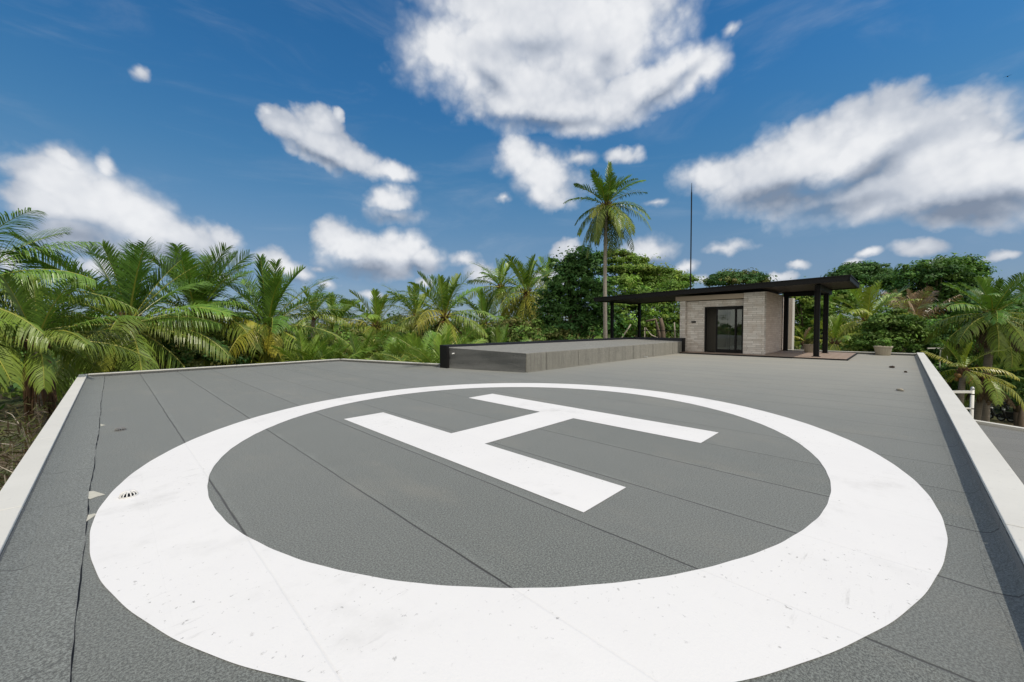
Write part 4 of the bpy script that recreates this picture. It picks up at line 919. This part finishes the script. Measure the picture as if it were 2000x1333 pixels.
tree('broadleaf_tree','green tree overlooking the scooters at the right edge',[(1985,730,36,30),(1975,770,30,22),(2010,760,30,40),(2010,700,30,25)],27,DARKG+MIDG,70,300,46,.12,TG,trunk=1995,spread=.4)
tree('broadleaf_tree','bright green distant tree at the right edge under the palm crown',[(1980,650,46,22),(2020,640,40,25),(1960,668,30,18)],55,LIGHTG+MIDG,71,260,44,.22,TG,trunk=1990,spread=.7)
tree('leafy_shrub','shaded shrub at the base of the white twin posts',[(1850,735,34,26),(1880,765,34,20),(1835,760,25,20)],31,DARKG,72,240,40,.13,SG,'shrub',trunk=1855,spread=.45)
tree('broadleaf_tree','shadowy tree hanging behind the dusty palm crown',[(1930,660,60,50),(1900,690,50,40),(1960,620,50,40)],36,DARKG,73,420,44,.18,TG,trunk=1925,spread=.65)
tree('leafy_shrub','dense dark bush under the palm pair on the left',[(300,700,70,30),(200,710,60,30),(390,700,60,30)],19.5,DARKG+OLIVE,74,360,40,.11,'shrubs under the left palms','shrub',trunk=300,spread=.4)
tree('leafy_shrub','dark bush beneath the yellowing palm',[(480,695,60,30),(560,690,60,28),(620,690,40,24)],24,DARKG+OLIVE,75,320,40,.12,'shrubs under the left palms','shrub',trunk=530,spread=.4)
tree('leafy_shrub','olive bush behind the young palms near the parapet bend',[(690,680,60,24),(770,678,60,24),(850,675,60,24)],30,OLIVE+MIDG,76,360,40,.14,'shrubs under the left palms','shrub',trunk=760,spread=.5)
tree('leafy_shrub','green bush behind the roof bed below the golden palm',[(940,665,60,22),(1010,660,60,28),(1060,670,50,24)],31,MIDG+OLIVE,77,360,40,.14,'shrubs under the left palms','shrub',trunk=1000,spread=.5)
# planter plants
def small_plant(t, seed, h, r, cols, name='plant'):
    V, T = leaf_blobs(seed, [((0, 0, h), (r, r, r*.8))], 26, 16, .055, cols, spread=.12); quads_obj(name, V, T, M['leaf'], t)
    st_ = MB(); q = random.Random(seed)
    for _ in range(9): a = q.uniform(0, 6.28); st_.tube([(0, 0, .38), (math.cos(a)*r*.4, math.sin(a)*r*.4, h), (math.cos(a)*r, math.sin(a)*r, h+q.uniform(0, r))], [.008, .006, .003], 5)
    st_.build('stems', M['bark'], t)
small_plant(pl1, 81, .55, .22, MIDG); small_plant(pl2, 82, .52, .18, OLIVE)

# dry twigs and rank growth below the left parapet: nobody could count it
def brush(seed, n, region, zr, label, name='undergrowth', leafc=OLIVE+BRN, nleaf=5200, size=.075):
    rs = np.random.RandomState(seed); q = random.Random(seed); tw = MB()
    for _ in range(n):
        p = region(q); h = q.uniform(*zr); b0 = Vector((p.x, p.y, GZ)); top = Vector((p.x+q.uniform(-1.2, 1.2), p.y+q.uniform(-1.2, 1.2), GZ+h)); k = b0.lerp(top, .5)+Vector((q.uniform(-.4, .4), q.uniform(-.4, .4), .2))
        tw.tube([b0, k, top], [.03, .02, .006], 4, cap=False)
        for _ in range(5):
            s = k.lerp(top, q.random()); e = s+Vector((q.uniform(-1, 1), q.uniform(-1, 1), q.uniform(-.2, .7)))*.9; tw.tube([s, s.lerp(e, .5)+Vector((0, 0, .08)), e], [.012, .009, .003], 3, cap=False)
    o = tag(tw.build(name, M['palebark']), label, 'undergrowth', kind='stuff')
    P = []
    for _ in range(nleaf):
        p = region(q); P.append((p.x, p.y, GZ+q.uniform(.1, zr[1])))
    P = np.array(P); nd = nrm(rs.normal(size=P.shape)+np.array([0, 0, .6])); tx = nrm(np.cross(nd, rs.normal(size=P.shape))); ty = np.cross(nd, tx); s = size*rs.uniform(.5, 1.4, (nleaf, 1))
    quads_obj('leaves', np.stack([P-ty*s*1.5, P+tx*s*.18, P+ty*s*1.5, P-tx*s*.18], 1), np.array(leafc)[rs.randint(len(leafc), size=nleaf)]*rs.uniform(.35, .9, (nleaf, 1)), M['leaf'], o)
    return o
def left_region(q):
    b = q.uniform(-2, 19); w_ = F(-1.3-q.random()**1.5*9, b); return w_
brush(91, 800, left_region, (2.0, 6.0), 'tangle of dry twigs and weeds beyond the left parapet', nleaf=60000)
def back_region(q):
    a = q.uniform(-2, 14); return F(a, 19.2+q.random()*9+max(0, (a-7))*-0.2)
brush(92, 200, back_region, (1.0, 4.8), 'dark weeds and stems under the palms beyond the back parapet', leafc=DARKG+OLIVE, nleaf=14000, size=.13)
# far wood closing the view under the crowns
def far_wood():
    rs = random.Random(5); bl = []
    for i in range(420):
        az = R(rs.uniform(-62, 62) if i < 260 else rs.uniform(62, 298)); d = rs.uniform(55, 120); h = rs.uniform(5.5, 9.5) if d > 70 else rs.uniform(4, 7.5)
        if -8 < math.degrees(az) < 2: h *= .82
        w_ = rs.uniform(4, 8); bl.append(((d*math.sin(az), d*math.cos(az), GZ+h*.55), (w_, w_, h*.5)))
    V, T = leaf_blobs(7, bl, 6500, 30, .42, DARKG+MIDG+OLIVE, spread=1.3, flat=.7)
    tag(quads_obj('distant_wood', V, T, M['leaf']), 'continuous far wood of mixed green trees closing the view', 'woods', kind='stuff')
far_wood()
# pale dead stems leaning under the canopy
def stem(pts, r, label, m_='palebark', name='dead_trunk'):
    P = [at(*p) for p in pts]; b0 = P[0].copy(); b0.z = GZ
    mb = MB().tube([(0, 0, 0)]+[tuple(p-b0) for p in P], [r]+[r*(1-.5*i/len(P)) for i in range(len(P))], 9)
    tag(mb.build(name, M[m_], loc=b0, smooth=True), label, 'tree trunk', 'bare trunks behind the canopy')
stem([(1296,672,34),(1294,640,34),(1290,622,34)], .22, 'thick bare brown trunk behind the railing', 'bark')
stem([(1290,665,35),(1284,640,35),(1280,624,35),(1262,628,35)], .15, 'crooked trunk with bent top behind the railing', 'bark')
stem([(1318,668,33),(1318,650,33),(1317,630,33)], .07, 'thin pale straight trunk beside the pavilion pilaster')
stem([(1214,660,34),(1225,645,34),(1232,634,34)], .08, 'thin leaning pale branch between the two canopy posts')
stem([(1260,640,34),(1272,655,34),(1284,660,34)], .07, 'pale fallen branch sloping down behind the second canopy post')
stem([(1993,835,26),(1994,815,26),(2000,790,26)], .16, 'dark trunk beside the scooters at the photo edge', 'bark')
